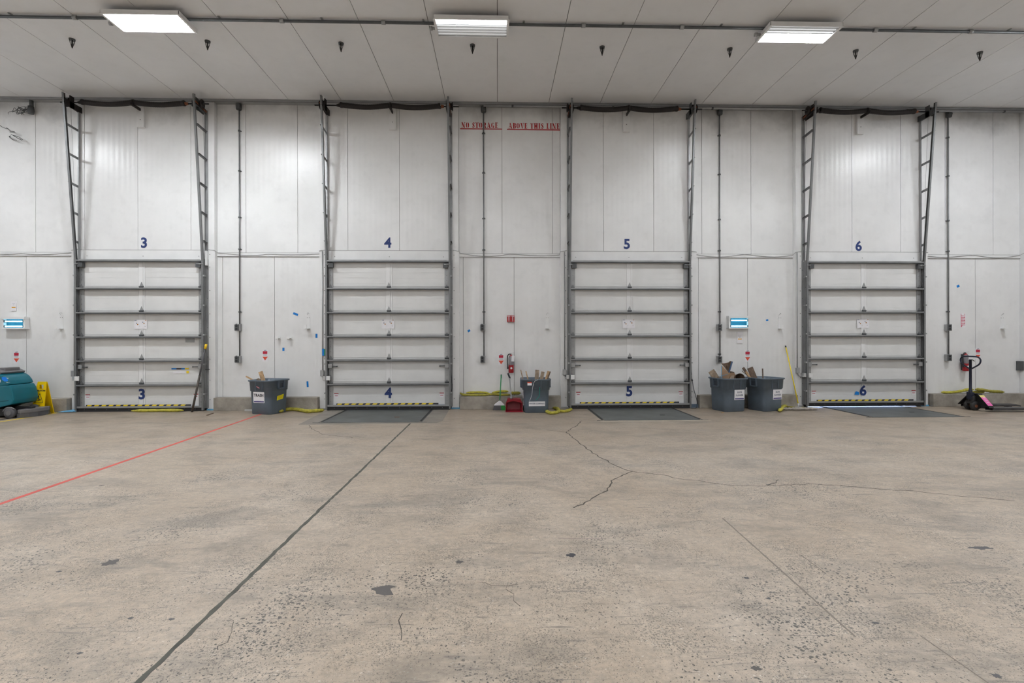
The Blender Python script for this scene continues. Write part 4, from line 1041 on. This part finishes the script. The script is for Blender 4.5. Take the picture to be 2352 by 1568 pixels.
# TRASH bin (turned a little)
A = G(606, 950); bx, by = -4.52, -.36
B1 = make_bin(-4.53, -.40, radians(-17), 'grey square plastic bin marked TRASH between doors 3 and 4')
word_sheet(B1, -.150, .105, .225, .435, (('TRASH', .37),), True, M_INK, .070, 'white paper sign reading TRASH')
b = MB(); b.sheet([[(.248, -.08, .26), (.249, .09, .28), (.253, .11, .37), (.252, -.07, .345)]], .002); b.i = 1
b.sheet([[(.2545, -.05, .275+q*.02), (.2545, .08, .285+q*.02), (.2545, .08, .288+q*.02), (.2545, -.05, .278+q*.02)] for q in (1, 2, 3)], .001)
bmesh.ops.rotate(b.bm, verts=b.bm.verts, cent=(0, 0, 0), matrix=Matrix.Rotation(0, 3, 'Z')); b.build('yellow_sticker', [mat('bright_yellow_label', (.85, .78, .0), .5), M_RED], B1)
b = MB(); b.sheet([[(-.05, -.278, .55), (.02, -.278, .52), (.01, -.278, .505), (-.06, -.278, .545)]], .002); b.build('torn_sticker', mat('pink_scrap', (.65, .22, .25), .5), B1)
B2 = make_bin(.755, -.41, radians(2), 'grey square plastic bin with a torn white label between doors 4 and 5')
word_sheet(B2, -.155, .165, .135, .225, (('WATER COMPANY', .185),), False, M_GREYINK, .034, 'torn white label strip')
b = MB(); b.box(-.185, -.10, -.279, -.277, .545, .605); b.i = 1; b.box(-.185, -.10, -.2795, -.277, .590, .612); b.build('price_sticker', [M_PAPER, mat('orange_red_print', (.72, .09, .04), .5)], B2)
b = MB(); b.tube(smooth_pts([(.02, -.30, .655), (-.05, -.305, .62), (-.085, -.30, .5), (-.10, -.266, .35), (-.14, -.255, .24)]), .0035, 5); b.build('white_string', M_PAPER, B2)
b = MB(); b.tube(smooth_pts([(.05, -.302, .51), (.055, -.268, .40), (.04, -.258, .32), (-.02, -.252, .25)]), .005, 5); b.build('green_strap', mat('sea_green_strap', (.01, .35, .27), .4), B2)
b = MB(); b.sheet([[(-.256, -.12, .44), (-.256, .03, .43), (-.249, .02, .25), (-.249, -.1, .28)], [(-.249, -.16, .24), (-.248, -.05, .22), (-.245, -.07, .12), (-.246, -.15, .14)]], .002); b.build('side_label', M_PAPER, B2)
B3 = make_bin(4.67, -.42, radians(14), 'left grey bin with a white flower company sign, heaped with cardboard')
word_sheet(B3, -.045, .19, .235, .435, (('ELITE', .385), ('FLOWER', .325)), True, M_GREYINK, .042, 'white paper sign reading ELITE FLOWER')
B4 = make_bin(5.43, -.40, radians(18), 'right grey bin with a white flower company sign, a few boards inside')
word_sheet(B4, -.03, .20, .235, .435, (('ELITE', .385), ('FLOWER', .325)), True, M_GREYINK, .042, 'white paper sign reading ELITE FLOWER')

def board(bin_, foot, top_px, y, w, t, m, label, facing=(0, 1, 0), name='wooden_board', cat='board'):
    c_ = bin_.location; p0 = Vector((c_.x+foot[0], c_.y+foot[1], foot[2] if len(foot) > 2 else .10)); x, z = W(*top_px, y); p1 = Vector((x, y, z))
    b = MB(); b.bar(p0, p1, w, t, facing)
    tag(origin(b.build(name, m, bevel=.002), p0), label, cat, 'wooden boards standing in the bins')
board(B1, (.02, .08), (598, 853), -.36, .075, .03, M_WOOD, 'tallest pale board sticking out of the TRASH bin')
board(B1, (-.02, .12, .45), (565, 864), -.24, .028, .018, M_WOOD, 'thin pale stick leaning over the left rim of the TRASH bin')
board(B1, (.0, .12), (592, 869), -.38, .05, .02, M_WOODG, 'short grey board beside the tall one in the TRASH bin')
board(B2, (-.12, .02), (1196, 849), -.40, .022, .02, M_WOODG, 'leftmost thin stick in the bin with the torn label')
board(B2, (-.02, .0), (1208, 852), -.42, .022, .02, M_WOOD, 'second thin stick from the left in the bin with the torn label')
board(B2, (.0, .05), (1234, 849), -.36, .080, .02, M_WOODG, 'widest upright board in the middle of the bin with the torn label')
board(B2, (.02, .02), (1247, 853), -.38, .070, .022, M_WOODG, 'second wide board, right of the widest, in the torn label bin')
board(B2, (.04, .0), (1260, 852), -.40, .045, .022, M_WOOD, 'pale narrow board leaning right in the torn label bin')
board(B2, (.05, -.03), (1264, 853), -.42, .022, .02, M_WOODD, 'rightmost dark stick in the torn label bin')
board(B3, (.12, .04), (1633.5, 851), -.30, .13, .025, M_WOODG, 'wide weathered board leaning left out of the left flower bin')
board(B3, (-.02, .04), (1682, 853), -.36, .07, .05, M_WOODD, 'dark stubby block behind the cardboard in the left flower bin', name='wood_block')
board(B4, (.13, .06), (1706.5, 844), -.27, .05, .02, M_WOODD, 'dark narrow board at the left of the right flower bin')
board(B4, (.10, .02), (1713, 853), -.32, .04, .02, M_WOOD, 'short orange-toned board in the right flower bin')
board(B4, (.06, .07), (1722.5, 844), -.30, .115, .022, M_WOODD, 'widest dark board in the right flower bin')
board(B4, (.02, .05), (1751.5, 846), -.36, .02, .018, M_WOODD, 'thin dark stick leaning right in the right flower bin')
board(B4, (.13, .10, .3), (1704, 851), -.22, .012, .012, M_WOODG, 'thinnest grey stick at the left rim of the right flower bin')
# cardboard in bin 3
r = thing('cardboard_box', WP(1668, 872, -.45), 'crushed brown cardboard box with dark inside and blue straps in the left flower bin', 'cardboard')
P1 = lambda u, v, y: WP(u, v, y)
b = MB(); b.sheet([[P1(1657, 838, -.46), P1(1675, 857, -.50), P1(1668, 900, -.45), P1(1659, 900, -.42)], [P1(1675, 857, -.50), P1(1688, 857, -.40), P1(1690, 900, -.36), P1(1668, 900, -.45)]], .005)
b.build('outer_panel', M_CARD, r)
b = MB(); b.sheet([[P1(1656, 834, -.46), P1(1663, 834.5, -.38), P1(1674, 832, -.32), P1(1674, 856, -.42)], [P1(1674, 832, -.32), P1(1677, 829, -.34), P1(1680, 829.5, -.40), P1(1674.5, 856, -.46)]], .005)
b.build('inner_flap', M_CARDD, r)
b = MB(); b.sheet([[P1(1680, 829.5, -.41), P1(1683.5, 830.5, -.42), P1(1675.5, 857, -.51), P1(1673, 853, -.50)]], .004); b.build('blue_edge', mat('deep_blue_print', (.015, .05, .12), .5), r)
b = MB(); b.tube([P1(1656.5, 840, -.47), P1(1657, 862, -.48), P1(1660, 872, -.50)], .006, 5); b.tube([P1(1658, 863, -.50), P1(1668, 860, -.53), P1(1672, 859, -.53)], .005, 5); b.build('blue_strap', M_LBLUE, r)
r = thing('cardboard_tube', WP(1695, 870, -.42), 'rolled dark brown cardboard at the right side of the left flower bin', 'cardboard')
b = MB(); pts = []
c0 = Vector(P1(1694, 861, -.44))
for k in range(13):
    a = radians(-30+230*k/12); pts.append((c0.x+.10*cos(a), c0.z-.055+.095*sin(a)))
n = len(pts)
for k in range(n-1):
    (xa, za), (xb, zb) = pts[k], pts[k+1]
    b.sheet([[(xa, -.54, za), (xb, -.54, zb), (xb-.10, -.30, zb-.10), (xa-.10, -.30, za-.10)]], .004)
b.build('rolled_sheet', M_CARDD, r)
b = MB(); b.sheet([[P1(1668, 884, -.56), P1(1692, 884, -.54), P1(1688, 862, -.50), P1(1680, 862, -.50)]], .005); b.build('front_flap', M_WOODG, r)

# ------------------------------------------------------------------ broom, dustpan, mop, poles
r = thing('broom', (*G(1149, 942), 0), 'angled broom with green handle, white and green head between doors 4 and 5', 'broom')
gx, gy = G(1148, 942)
b = MB(); b.tube([WP(1151.3, 860, .07), (gx+.0, gy+.05, .20)], .0105, 8); b.i = 1; b.tube([WP(1151.3, 860, .07), WP(1151.2, 868, .06)], .013, 8); b.build('handle', [M_GREEN, M_DGREY], r)
b = MB(); b.prism([(gx-.12, .095), (gx+.10, .095), (gx+.09, .115), (gx+.025, .18), (gx-.01, .19), (gx-.05, .16), (gx-.11, .115)], gy+.02, gy+.07); b.build('broom_head', M_PAPER, r, bevel=.004)
b = MB(); b.prism([(gx-.12, .095), (gx+.02, .095), (gx+.03, .0), (gx-.14, .0)], gy+.015, gy+.075); b.i = 1; b.prism([(gx+.02, .095), (gx+.10, .095), (gx+.145, .0), (gx+.03, .0)], gy+.015, gy+.075)
b.build('bristles', [M_DGREY, mat('bright_green_bristle', (.03, .30, .06), .7, 0, .2, 60)], r)
px, py = G(1181, 946)
r = thing('dustpan', (px, py, 0), 'red upright dustpan with a grey handle left of the torn label bin', 'dustpan')
b = MB(); w = .17; h = .25
b.sheet([[(px-w, py, .0), (px+w, py, .0), (px+w*.8, py+.22, .02), (px-w*.8, py+.22, .02)],
         [(px-w*.8, py+.22, .02), (px+w*.8, py+.22, .02), (px+w*.72, py+.26, h), (px-w*.72, py+.26, h)],
         [(px-w, py, .0), (px-w*.8, py+.22, .02), (px-w*.72, py+.26, h), (px-w*.95, py+.02, h*.72)],
         [(px+w, py, .0), (px+w*.95, py+.02, h*.72), (px+w*.72, py+.26, h), (px+w*.8, py+.22, .02)],
         [(px-w*.95, py+.02, h*.72), (px-w*.72, py+.26, h), (px+w*.72, py+.26, h), (px+w*.95, py+.02, h*.72), (px+w*.75, py+.0, h), (px-w*.75, py+.0, h)]], .007)
b.build('pan', mat('dustpan_red', (.33, .015, .03), .4), r)
b = MB(); b.tube([(px-.05, py+.14, h), WP(1170.5, 868, .02), ], .012, 8); b.lathe((px-.05, py+.14, h-.01), [(.03, 0), (.02, .06)], 10, 'Z'); b.build('handle', M_GALV, r)
b = MB(); b.tube([WP(1171.5, 869, .03), WP(1166.5, 857, .04)], .018, 10); b.build('grip', M_INK, r)
r = thing('dust_mop', (*G(1833, 945), 0), 'dust mop with a long yellow handle and flat grey head left of door 6', 'mop')
mx, my = G(1834, 941)
b = MB(); b.tube([(mx, my, .10), WP(1805, 797, .07)], .0115, 10); b.build('handle', mat('yellow_pole', (.80, .62, .03), .4), r)
b = MB(); b.tube([WP(1805.3, 798, .07), WP(1804.5, 793.5, .072)], .014, 10); b.build('end_cap', M_BLACK, r)
b = MB(); b.tube([(mx, my, .04), (mx-.005, my, .13)], .012, 8); b.box(mx-.05, mx+.05, my-.03, my+.03, .045, .06); b.build('socket', M_GALVL, r)
b = MB(); N_ = 30; Pm, Rm = [], []
for k in range(N_+1):
    t = k/N_; Pm.append((mx-.36+.74*t, my-.02-.03*t, .028)); Rm.append((.04+.028*rnd.random())*(min(1, .4+5*min(t, 1-t))))
b.tube(Pm, Rm, 14, flat=.5); b.build('mop_head', M_MOP, r)
# black pry pole with yellow grip
r = thing('pry_pole', (*G(441, 946), 0), 'dark pole with a yellow grip leaning beside door 3', 'pole')
p0 = Vector((*G(441, 946), 0.0)); p1 = Vector(WP(471.5, 800, -.16)); pm = p0.lerp(p1, .5)
b = MB(); b.tube([p0, p0.lerp(p1, .58)], .021, 8); b.i = 1; b.tube([p0.lerp(p1, .56), p1], .016, 8); b.build('shaft', [mat('scuffed_brown_steel', (.09, .075, .065), .6, .2, .2, 10), M_DGREY], r)
b = MB(); b.tube([p1-(p1-p0).normalized()*.01, p1+(p1-p0).normalized()*.09], .024, 10); b.build('grip', mat('yellow_rubber', (.85, .55, .01), .5), r)
b = MB(); c_ = Vector((*G(452, 938), .02)); P_ = [c_+Vector((.13*math.sin(k*1.3)+.006*k-.05, .05*math.cos(k*1.7), .008*(k % 4))) for k in range(14)]
b.tube(smooth_pts(P_, 5), .006, 6); tag(origin(b.build('rope_coil', M_WOODD), c_), 'small tangle of brown rope at the lower right corner of door 3', 'rope')
# hooked cord at door 4 right
r = thing('black_cable', WP(1036, 790, -.05), 'thin black cord hanging down the right side of door 4', 'cord')
b = MB(); b.tube(smooth_pts([WP(1035, 789, -.03), WP(1035, 815, -.035), WP(1034, 830, -.03), WP(1037, 865, -.035), WP(1038, 893, -.04), WP(1034, 912, -.04), WP(1033, 940, -.04)]), .006, 6)
b.i = 0; b.lathe(WP(1035, 789, -.03), [(.018, -.02), (.018, .02)], 8, 'Z'); b.lathe(WP(1034.5, 820, -.035), [(.02, -.03), (.02, .03)], 8, 'Z'); b.build('cord', M_INK, r)
# pole and cord at door 5 right
r = thing('hanging_pole', WP(1590, 870, -.03), 'slim white rod with black ends and a dark cord beside door 5', 'rod')
b = MB(); b.tube([WP(1585, 788, -.03), WP(1589, 870, -.03)], .011, 8); b.build('rod', M_GALVL, r)
b = MB(); b.tube([WP(1584, 787, -.03), WP(1587.5, 783, -.04)], .016, 8); b.tube([WP(1588, 870, -.03), WP(1590.5, 874, -.03)], .017, 8); b.build('end_cap', M_INK, r)
b = MB(); b.tube(smooth_pts([WP(1584.5, 790, -.045), WP(1586, 835, -.045), WP(1590, 872, -.03), WP(1594, 895, -.03), WP(1600, 917, -.05), WP(1601, 930, -.10), WP(1598, 937, -.16), WP(1586, 937, -.16)]), .006, 6); b.build('cord', M_INK, r)
x, z = W(1592, 936, -.05); b = MB(); b.box(DC[2]+1.27, DC[2]+1.46, -.03, .06, 0, .075); tag(origin(b.build('foot_guard', mat('slate_blue_plate', (.12, .17, .24), .5)), (x, -.05, 0)), 'slate blue base plate at the foot of the right jamb of door 5', 'plate')
b = MB(); x0, _ = W(143, 942, -.1); x1, _ = W(178, 942, -.1); b.sheet([[(x0, -.24, .01), (x1, -.16, .015), (x1, -.02, .06), (x0+.12, -.08, .03)], [(x0+.06, -.13, .012), (x1-.03, -.20, .012), (x1-.02, -.05, .045), (x0+.18, -.04, .04)]], .006)
tag(origin(b.build('plastic_wrap', M_LBLUE), (x1, -.1, 0)), 'crumpled light blue wrap at the foot of the left jamb of door 3', 'wrap')

# ------------------------------------------------------------------ caution sign
cx, cy = G(93, 949); cy = -.33; cx = W(98, 940, cy)[0]
r = thing('caution_sign', (cx, cy, 0), 'yellow folding caution sign standing behind the scrubber', 'caution sign', rz=radians(-6), world=0)
M_CAU = mat('caution_yellow', (.90, .60, .0), .4)
for s, nm in ((-1, 'front_panel'), (1, 'rear_panel')):
    b = MB(); lean = .10*s
    def Y(z): return s*.005+lean*(1-z/.63)
    z = .63
    outl = [(-.125, 0), (-.06, 0), (-.05, .04), (.05, .04), (.06, 0), (.125, 0), (.125, .03), (.10, z-.02), (.085, z), (-.085, z), (-.10, z-.02), (-.125, .03)]
    # panel built as strips around the grip hole
    def quad(x0, z0, x1, z1, xa=None, xb=None):
        xa = x0 if xa is None else xa; xb = x1 if xb is None else xb
        b.sheet([[(x0, Y(z0), z0), (x1, Y(z0), z0), (xb, Y(z1), z1), (xa, Y(z1), z1)]], .012)
    quad(-.13, .05, .13, .49, -.105, .105); quad(-.105, .49, -.045, .57, -.10, -.045); quad(.045, .49, .105, .57, .045, .10); quad(-.10, .57, .10, .63, -.09, .09)
    quad(-.135, 0, -.07, .05, -.13, -.05); quad(.07, 0, .135, .05, .05, .13)
    pn = b.build(nm, M_CAU, r)
    if s < 0:
        def TX(sz, str_, zz): 
            t = text_mesh('printed_words', str_, sz, M_INK, (0, Y(zz)-.0085, zz), None, .04); t.parent = pn
        TX(.042, 'CAUTION', .455); TX(.034, 'WET', .17); TX(.034, 'FLOOR', .12)
        b = MB(); tri = [(-.085, .225), (.085, .225), (0, .40)]
        for (xa, za), (xb, zb) in zip(tri, tri[1:]+tri[:1]): b.bar((xa, Y(za)-.009, za), (xb, Y(zb)-.009, zb), .008, .002, (0, 1, 0))
        b.bar((-.03, Y(.26)-.009, .26), (.03, Y(.285)-.009, .285), .012, .002, (0, 1, 0)); b.bar((-.005, Y(.28)-.009, .28), (-.02, Y(.33)-.009, .33), .014, .002, (0, 1, 0)); b.bar((.01, Y(.29)-.009, .295), (.04, Y(.30)-.009, .26), .010, .002, (0, 1, 0))
        b.lathe((-.022, Y(.335)-.006, .345), [(.012, 0), (.012, .003)], 10, 'Y'); b.build('warning_triangle', M_INK, pn)

# ------------------------------------------------------------------ floor scrubber
SY0, SY1 = -.93, -.42
def PX(*pts): return [(W(u, v, -.47)[0], W(u, v, SY0)[1]) for u, v in pts]
r = thing('floor_scrubber', (W(0, 950, SY0)[0]-.1, -.65, 0), 'teal and charcoal walk-behind floor scrubber at the left edge', 'floor scrubber')
def sidebody(name, px, y0, y1, m, bev=.03, extra=()):
    pts = PX(*px)+list(extra)
    b = MB(); b.prism(pts, y0, y1)
    return b.build(name, m, r, bevel=bev)
xl = -10.55
zt = W(0, 863, SY0)[1]; zb = W(0, 941, SY0)[1]; zs = W(0, 888, SY0)[1]
sidebody('recovery_tank', ((0, 861.5), (30, 859), (50, 858), (58, 862), (64, 867), (69, 874), (73, 883)), SY0, SY1, M_TEAL, .022, ((W(0, 888.5, SY0)[0], zs), (xl, zs-.03), (xl, zt)))
sidebody('solution_tank', ((0, 889.5), (40, 886.5), (74, 884), (79, 893), (82, 905), (83, 918), (80, 927), (74, 930), (60, 933), (40, 939), (22, 941), (0, 943)), SY0, SY1, M_TEAL, .022, ((xl, .12), (xl, zs-.05)))
sidebody('tank_lid', ((0, 849), (8, 847), (24, 846.5), (42, 849), (56, 855), (52, 859), (30, 860.5), (0, 863)), SY0+.01, SY1-.01, M_MGREY, .012, ((xl, zt), (xl, zt+.06)))
b = MB(); x, z = W(3, 850, SY0+.1); b.obox((x-.02, -.65, z+.01), (.12, .30, .07)); b.build('control_housing', M_MGREY, r, bevel=.015)
sidebody('side_skirt', ((20, 893), (22, 899), (26, 907), (32, 914), (38, 924), (42, 936), (43, 944), (0, 943.5)), SY0-.012, SY0+.01, M_MGREY, .004, ((xl, .10), (xl, .55)))
b = MB(); x0 = xl; x1 = W(70, 945, -.47)[0]; b.box(x0, x1, SY0+.04, SY1-.04, .04, .17); b.build('chassis', M_BLACK, r, bevel=.01)
wx, wz = W(22, 949, SY0)
for y0, y1 in ((SY0-.02, SY0+.05), (SY1-.05, SY1+.02)):
    b = MB(); b.lathe((wx, (y0+y1)/2, .10), [(.03, -.036), (.085, -.035), (.098, -.025), (.098, .025), (.085, .035), (.03, .036)], 26, 'Y'); b.i = 1; b.lathe((wx, (y0+y1)/2, .10), [(.045, -.042), (.045, .042)], 18, 'Y')
    b.build('wheel', [M_DGREY, M_MGREY], r)
b = MB(); b.tube(smooth_pts([W_ for W_ in [(wx-.11, SY0-.005, .13), (wx-.06, SY0-.005, .19), (wx+.02, SY0-.005, .20), (wx+.10, SY0-.005, .17)]]), .012, 8); b.build('wheel_arch', M_MGREY, r)
b = MB(); sq = [G(50, 949, .05), G(62, 951, .05), G(95, 943, .05), G(104, 938, .05), G(102, 934, .05), G(92, 931, .05)]
sqx = [(wx+.11, SY0+.03), (wx+.20, SY0+.0), (wx+.255, SY0+.12), (wx+.29, SY0+.26), (wx+.285, SY1-.02), (wx+.23, SY1+.08), (wx+.08, SY1+.06)]
b.prism(sqx, .085, .155, 'XY'); b.build('squeegee_body', M_MGREY, r, bevel=.012)
b = MB(); b.prism([(x_-.01, y_) for x_, y_ in sqx], .0, .085, 'XY'); b.build('squeegee_blade', M_DGREY, r)
b = MB(); b.bar((wx-.08, SY0+.25, .16), (wx+.2, SY0+.25, .16), .10, .06); b.build('squeegee_arm', M_BLACK, r)
# markings on the tank: blue swoosh, white strokes
b = MB(); y = SY0-.0015
def mk(px): b.prism([W(u, v, SY0) for u, v in px], y-.001, y)
mk(((4, 866), (13, 865.5), (17, 869), (18, 875), (11, 876), (5, 872))); b.i = 1; mk(((14, 867), (21, 868), (17, 869.5))); mk(((0, 871), (2, 872), (1.5, 878), (0, 878))); mk(((14, 877), (24, 877.5), (16, 878.5)))
b.build('decal', [mat('bright_blue_print', (.0, .22, .85), .4), M_PAPER], r)
b = MB(); a_, c_ = W(0, 922, SY0), W(20, 919, SY0); b.bar((a_[0], SY0-.001, a_[1]), (c_[0], SY0-.001, c_[1]), .004, .006, (0, 1, 0)); b.build('seam', M_BLACK, r)

# ------------------------------------------------------------------ pallet jack
JX, JY = W(2229, 900, -.60)[0], -.60
r = thing('pallet_jack', (JX, JY, 0), 'navy pallet jack with upright handle and a pink label right of door 6', 'pallet jack', world=0)
b = MB(); b.lathe((0, 0, .30), [(.035, 0), (.032, .10), (.024, .12), (.022, .72), (.024, .72)], 14, 'Z'); b.box(-.04, .04, -.045, .045, .22, .36); b.build('mast', M_JACK, r)
b = MB(); loop = [(0, -.0, .93), (0, -.04, .865), (0, -.0, .84)]
P_ = [(0, 0, .82), (0, -.09, .87), (0, -.185, .93), (0, -.215, .99), (0, -.205, 1.04), (0, -.15, 1.075), (0, 0, 1.082), (0, .15, 1.075), (0, .205, 1.04), (0, .215, .99), (0, .185, .93), (0, .09, .87), (0, 0, .82)]
b.tube(smooth_pts(P_, 4), .0145, 10); b.build('loop_handle', M_JACK, r)
b = MB(); b.tube(smooth_pts([(0, .0, 1.01), (-.02, -.06, 1.015), (-.03, -.12, .99)]), .007, 8); b.build('control_lever', M_JACKB, r)
b = MB(); b.lathe((.03, 0, .14), [(.05, 0), (.055, .02), (.055, .14), (.035, .17), (.035, .20)], 16, 'Z'); b.box(-.04, .09, -.07, .07, .13, .18); b.cyl((.0, -.05, .25), (.0, .05, .25), .025, 10); b.build('hydraulic_pump', M_JACKB, r)
for s in (-1, 1):
    b = MB(); b.lathe((.03, s*.065, .09), [(.03, -.03), (.085, -.028), (.09, -.02), (.09, .02), (.085, .028), (.03, .03)], 20, 'Y'); b.i = 1; b.lathe((.03, s*.065, .09), [(.03, -.034), (.03, .034)], 12, 'Y'); b.build('steer_wheel', [M_JACKB, M_RUST], r)
b = MB(); b.prism([(-.34, .05), (.34, .05), (.34, .085), (.09, .33), (-.09, .33), (-.34, .085)], .12, .135, 'YZ')
for s in (-1, 1): b.bar((.10, s*.34, .08), (.10, s*.09, .33), .09, .012, (0, 1, 0))
b.box(.06, .14, -.09, .09, .318, .335); b.build('lift_frame', M_JACKB, r)
b = MB(); a_, c_ = Vector((.075, -.315, .118)), Vector((.075, -.125, .304)); n_ = Vector((0, -.7, .7))
def sl(t, xx): return a_.lerp(c_, t)+Vector((xx, 0, 0))+Vector((0, -.008, .008))
b.sheet([[sl(0, -.03), sl(0, .07), sl(.80, .07), sl(.80, -.03)]], .002); b.i = 1; b.sheet([[sl(.80, -.03), sl(.80, .07), sl(1.0, .07), sl(1.0, -.03)]], .002); b.i = 2
for t in (.3, .45, .6, .72): b.sheet([[sl(t, .0)+n_*.002, sl(t, .05)+n_*.002, sl(t+.04, .05)+n_*.002, sl(t+.04, .0)+n_*.002]], .001)
b.build('pink_label', [M_PINK, mat('pale_yellow_label', (.80, .70, .25), .5), M_PAPER], r)
for s in (-1, 1):
    b = MB(); y0, y1 = s*.26-.08, s*.26+.08
    b.prism([(.12, .085), (1.15, .085), (1.25, .06), (1.25, .035), (1.15, .045), (.12, .03)], y0, y1); b.build('fork', mat('worn_fork_steel', (.07, .068, .07), .45, .3, .4, 8), r, bevel=.006)
    b = MB(); b.cyl((1.05, y0+.03, .038), (1.05, y1-.03, .038), .038, 14); b.build('fork_roller', M_DGREY, r)
    b = MB(); b.bar((.05, s*.18, .07), (.9, s*.24, .045), .025, .02); b.build('push_rod', M_JACKB, r)
r.rotation_euler.z = 0

# dark edge of the next door's hardware at the right side of the picture
b = MB(); x, z = W(2350, 840, -.03); b.box(x-.02, x+.06, WY-.09, WY, z-.10, z+.10)
tag(origin(b.build('junction_box', M_GALVD), (x, WY, z)), 'dark electrical box cut by the right edge', 'electrical box')

# ------------------------------------------------------------------ outside daylight, camera, view
w = bpy.data.worlds.new('World'); bpy.context.scene.world = w; w.use_nodes = True
bg = w.node_tree.nodes['Background']; bg.inputs[0].default_value = (.42, .58, 1.0, 1); bg.inputs[1].default_value = 2.6

cam = bpy.data.cameras.new('Camera'); co = bpy.data.objects.new('Camera', cam); C.objects.link(co)
cam.sensor_width = 36; cam.sensor_fit = 'HORIZONTAL'; cam.lens = FPX/2352*36
co.location = (0, -DIST, EYE)
co.rotation_mode = 'QUATERNION'
co.rotation_quaternion = (Matrix.Rotation(-TH, 3, 'Z') @ Matrix.Rotation(pi/2, 3, 'X') @ Matrix.Rotation(-ROLL, 3, 'Z')).to_quaternion()
cam.shift_y = (777.93-784)/2352
cam.clip_start = .05; cam.clip_end = 200
sc = bpy.context.scene; sc.camera = co
for o in bpy.data.objects:
    if '_w' in o: del o['_w']
vs = sc.view_settings; vs.view_transform = 'Standard'; vs.look = 'None'; vs.gamma = 1; vs.use_curve_mapping = False
vs.exposure = 2.7
sc.cycles.use_denoising = True
sc.cycles.max_bounces = 7; sc.cycles.diffuse_bounces = 4; sc.cycles.glossy_bounces = 3; sc.cycles.transmission_bounces = 1
sc.cycles.use_adaptive_sampling = True; sc.cycles.adaptive_threshold = .08; sc.cycles.adaptive_min_samples = 16
sc.cycles.sample_clamp_indirect = 4
sc.cycles.caustics_reflective = False; sc.cycles.caustics_refractive = False
sc.cycles.use_light_tree = False
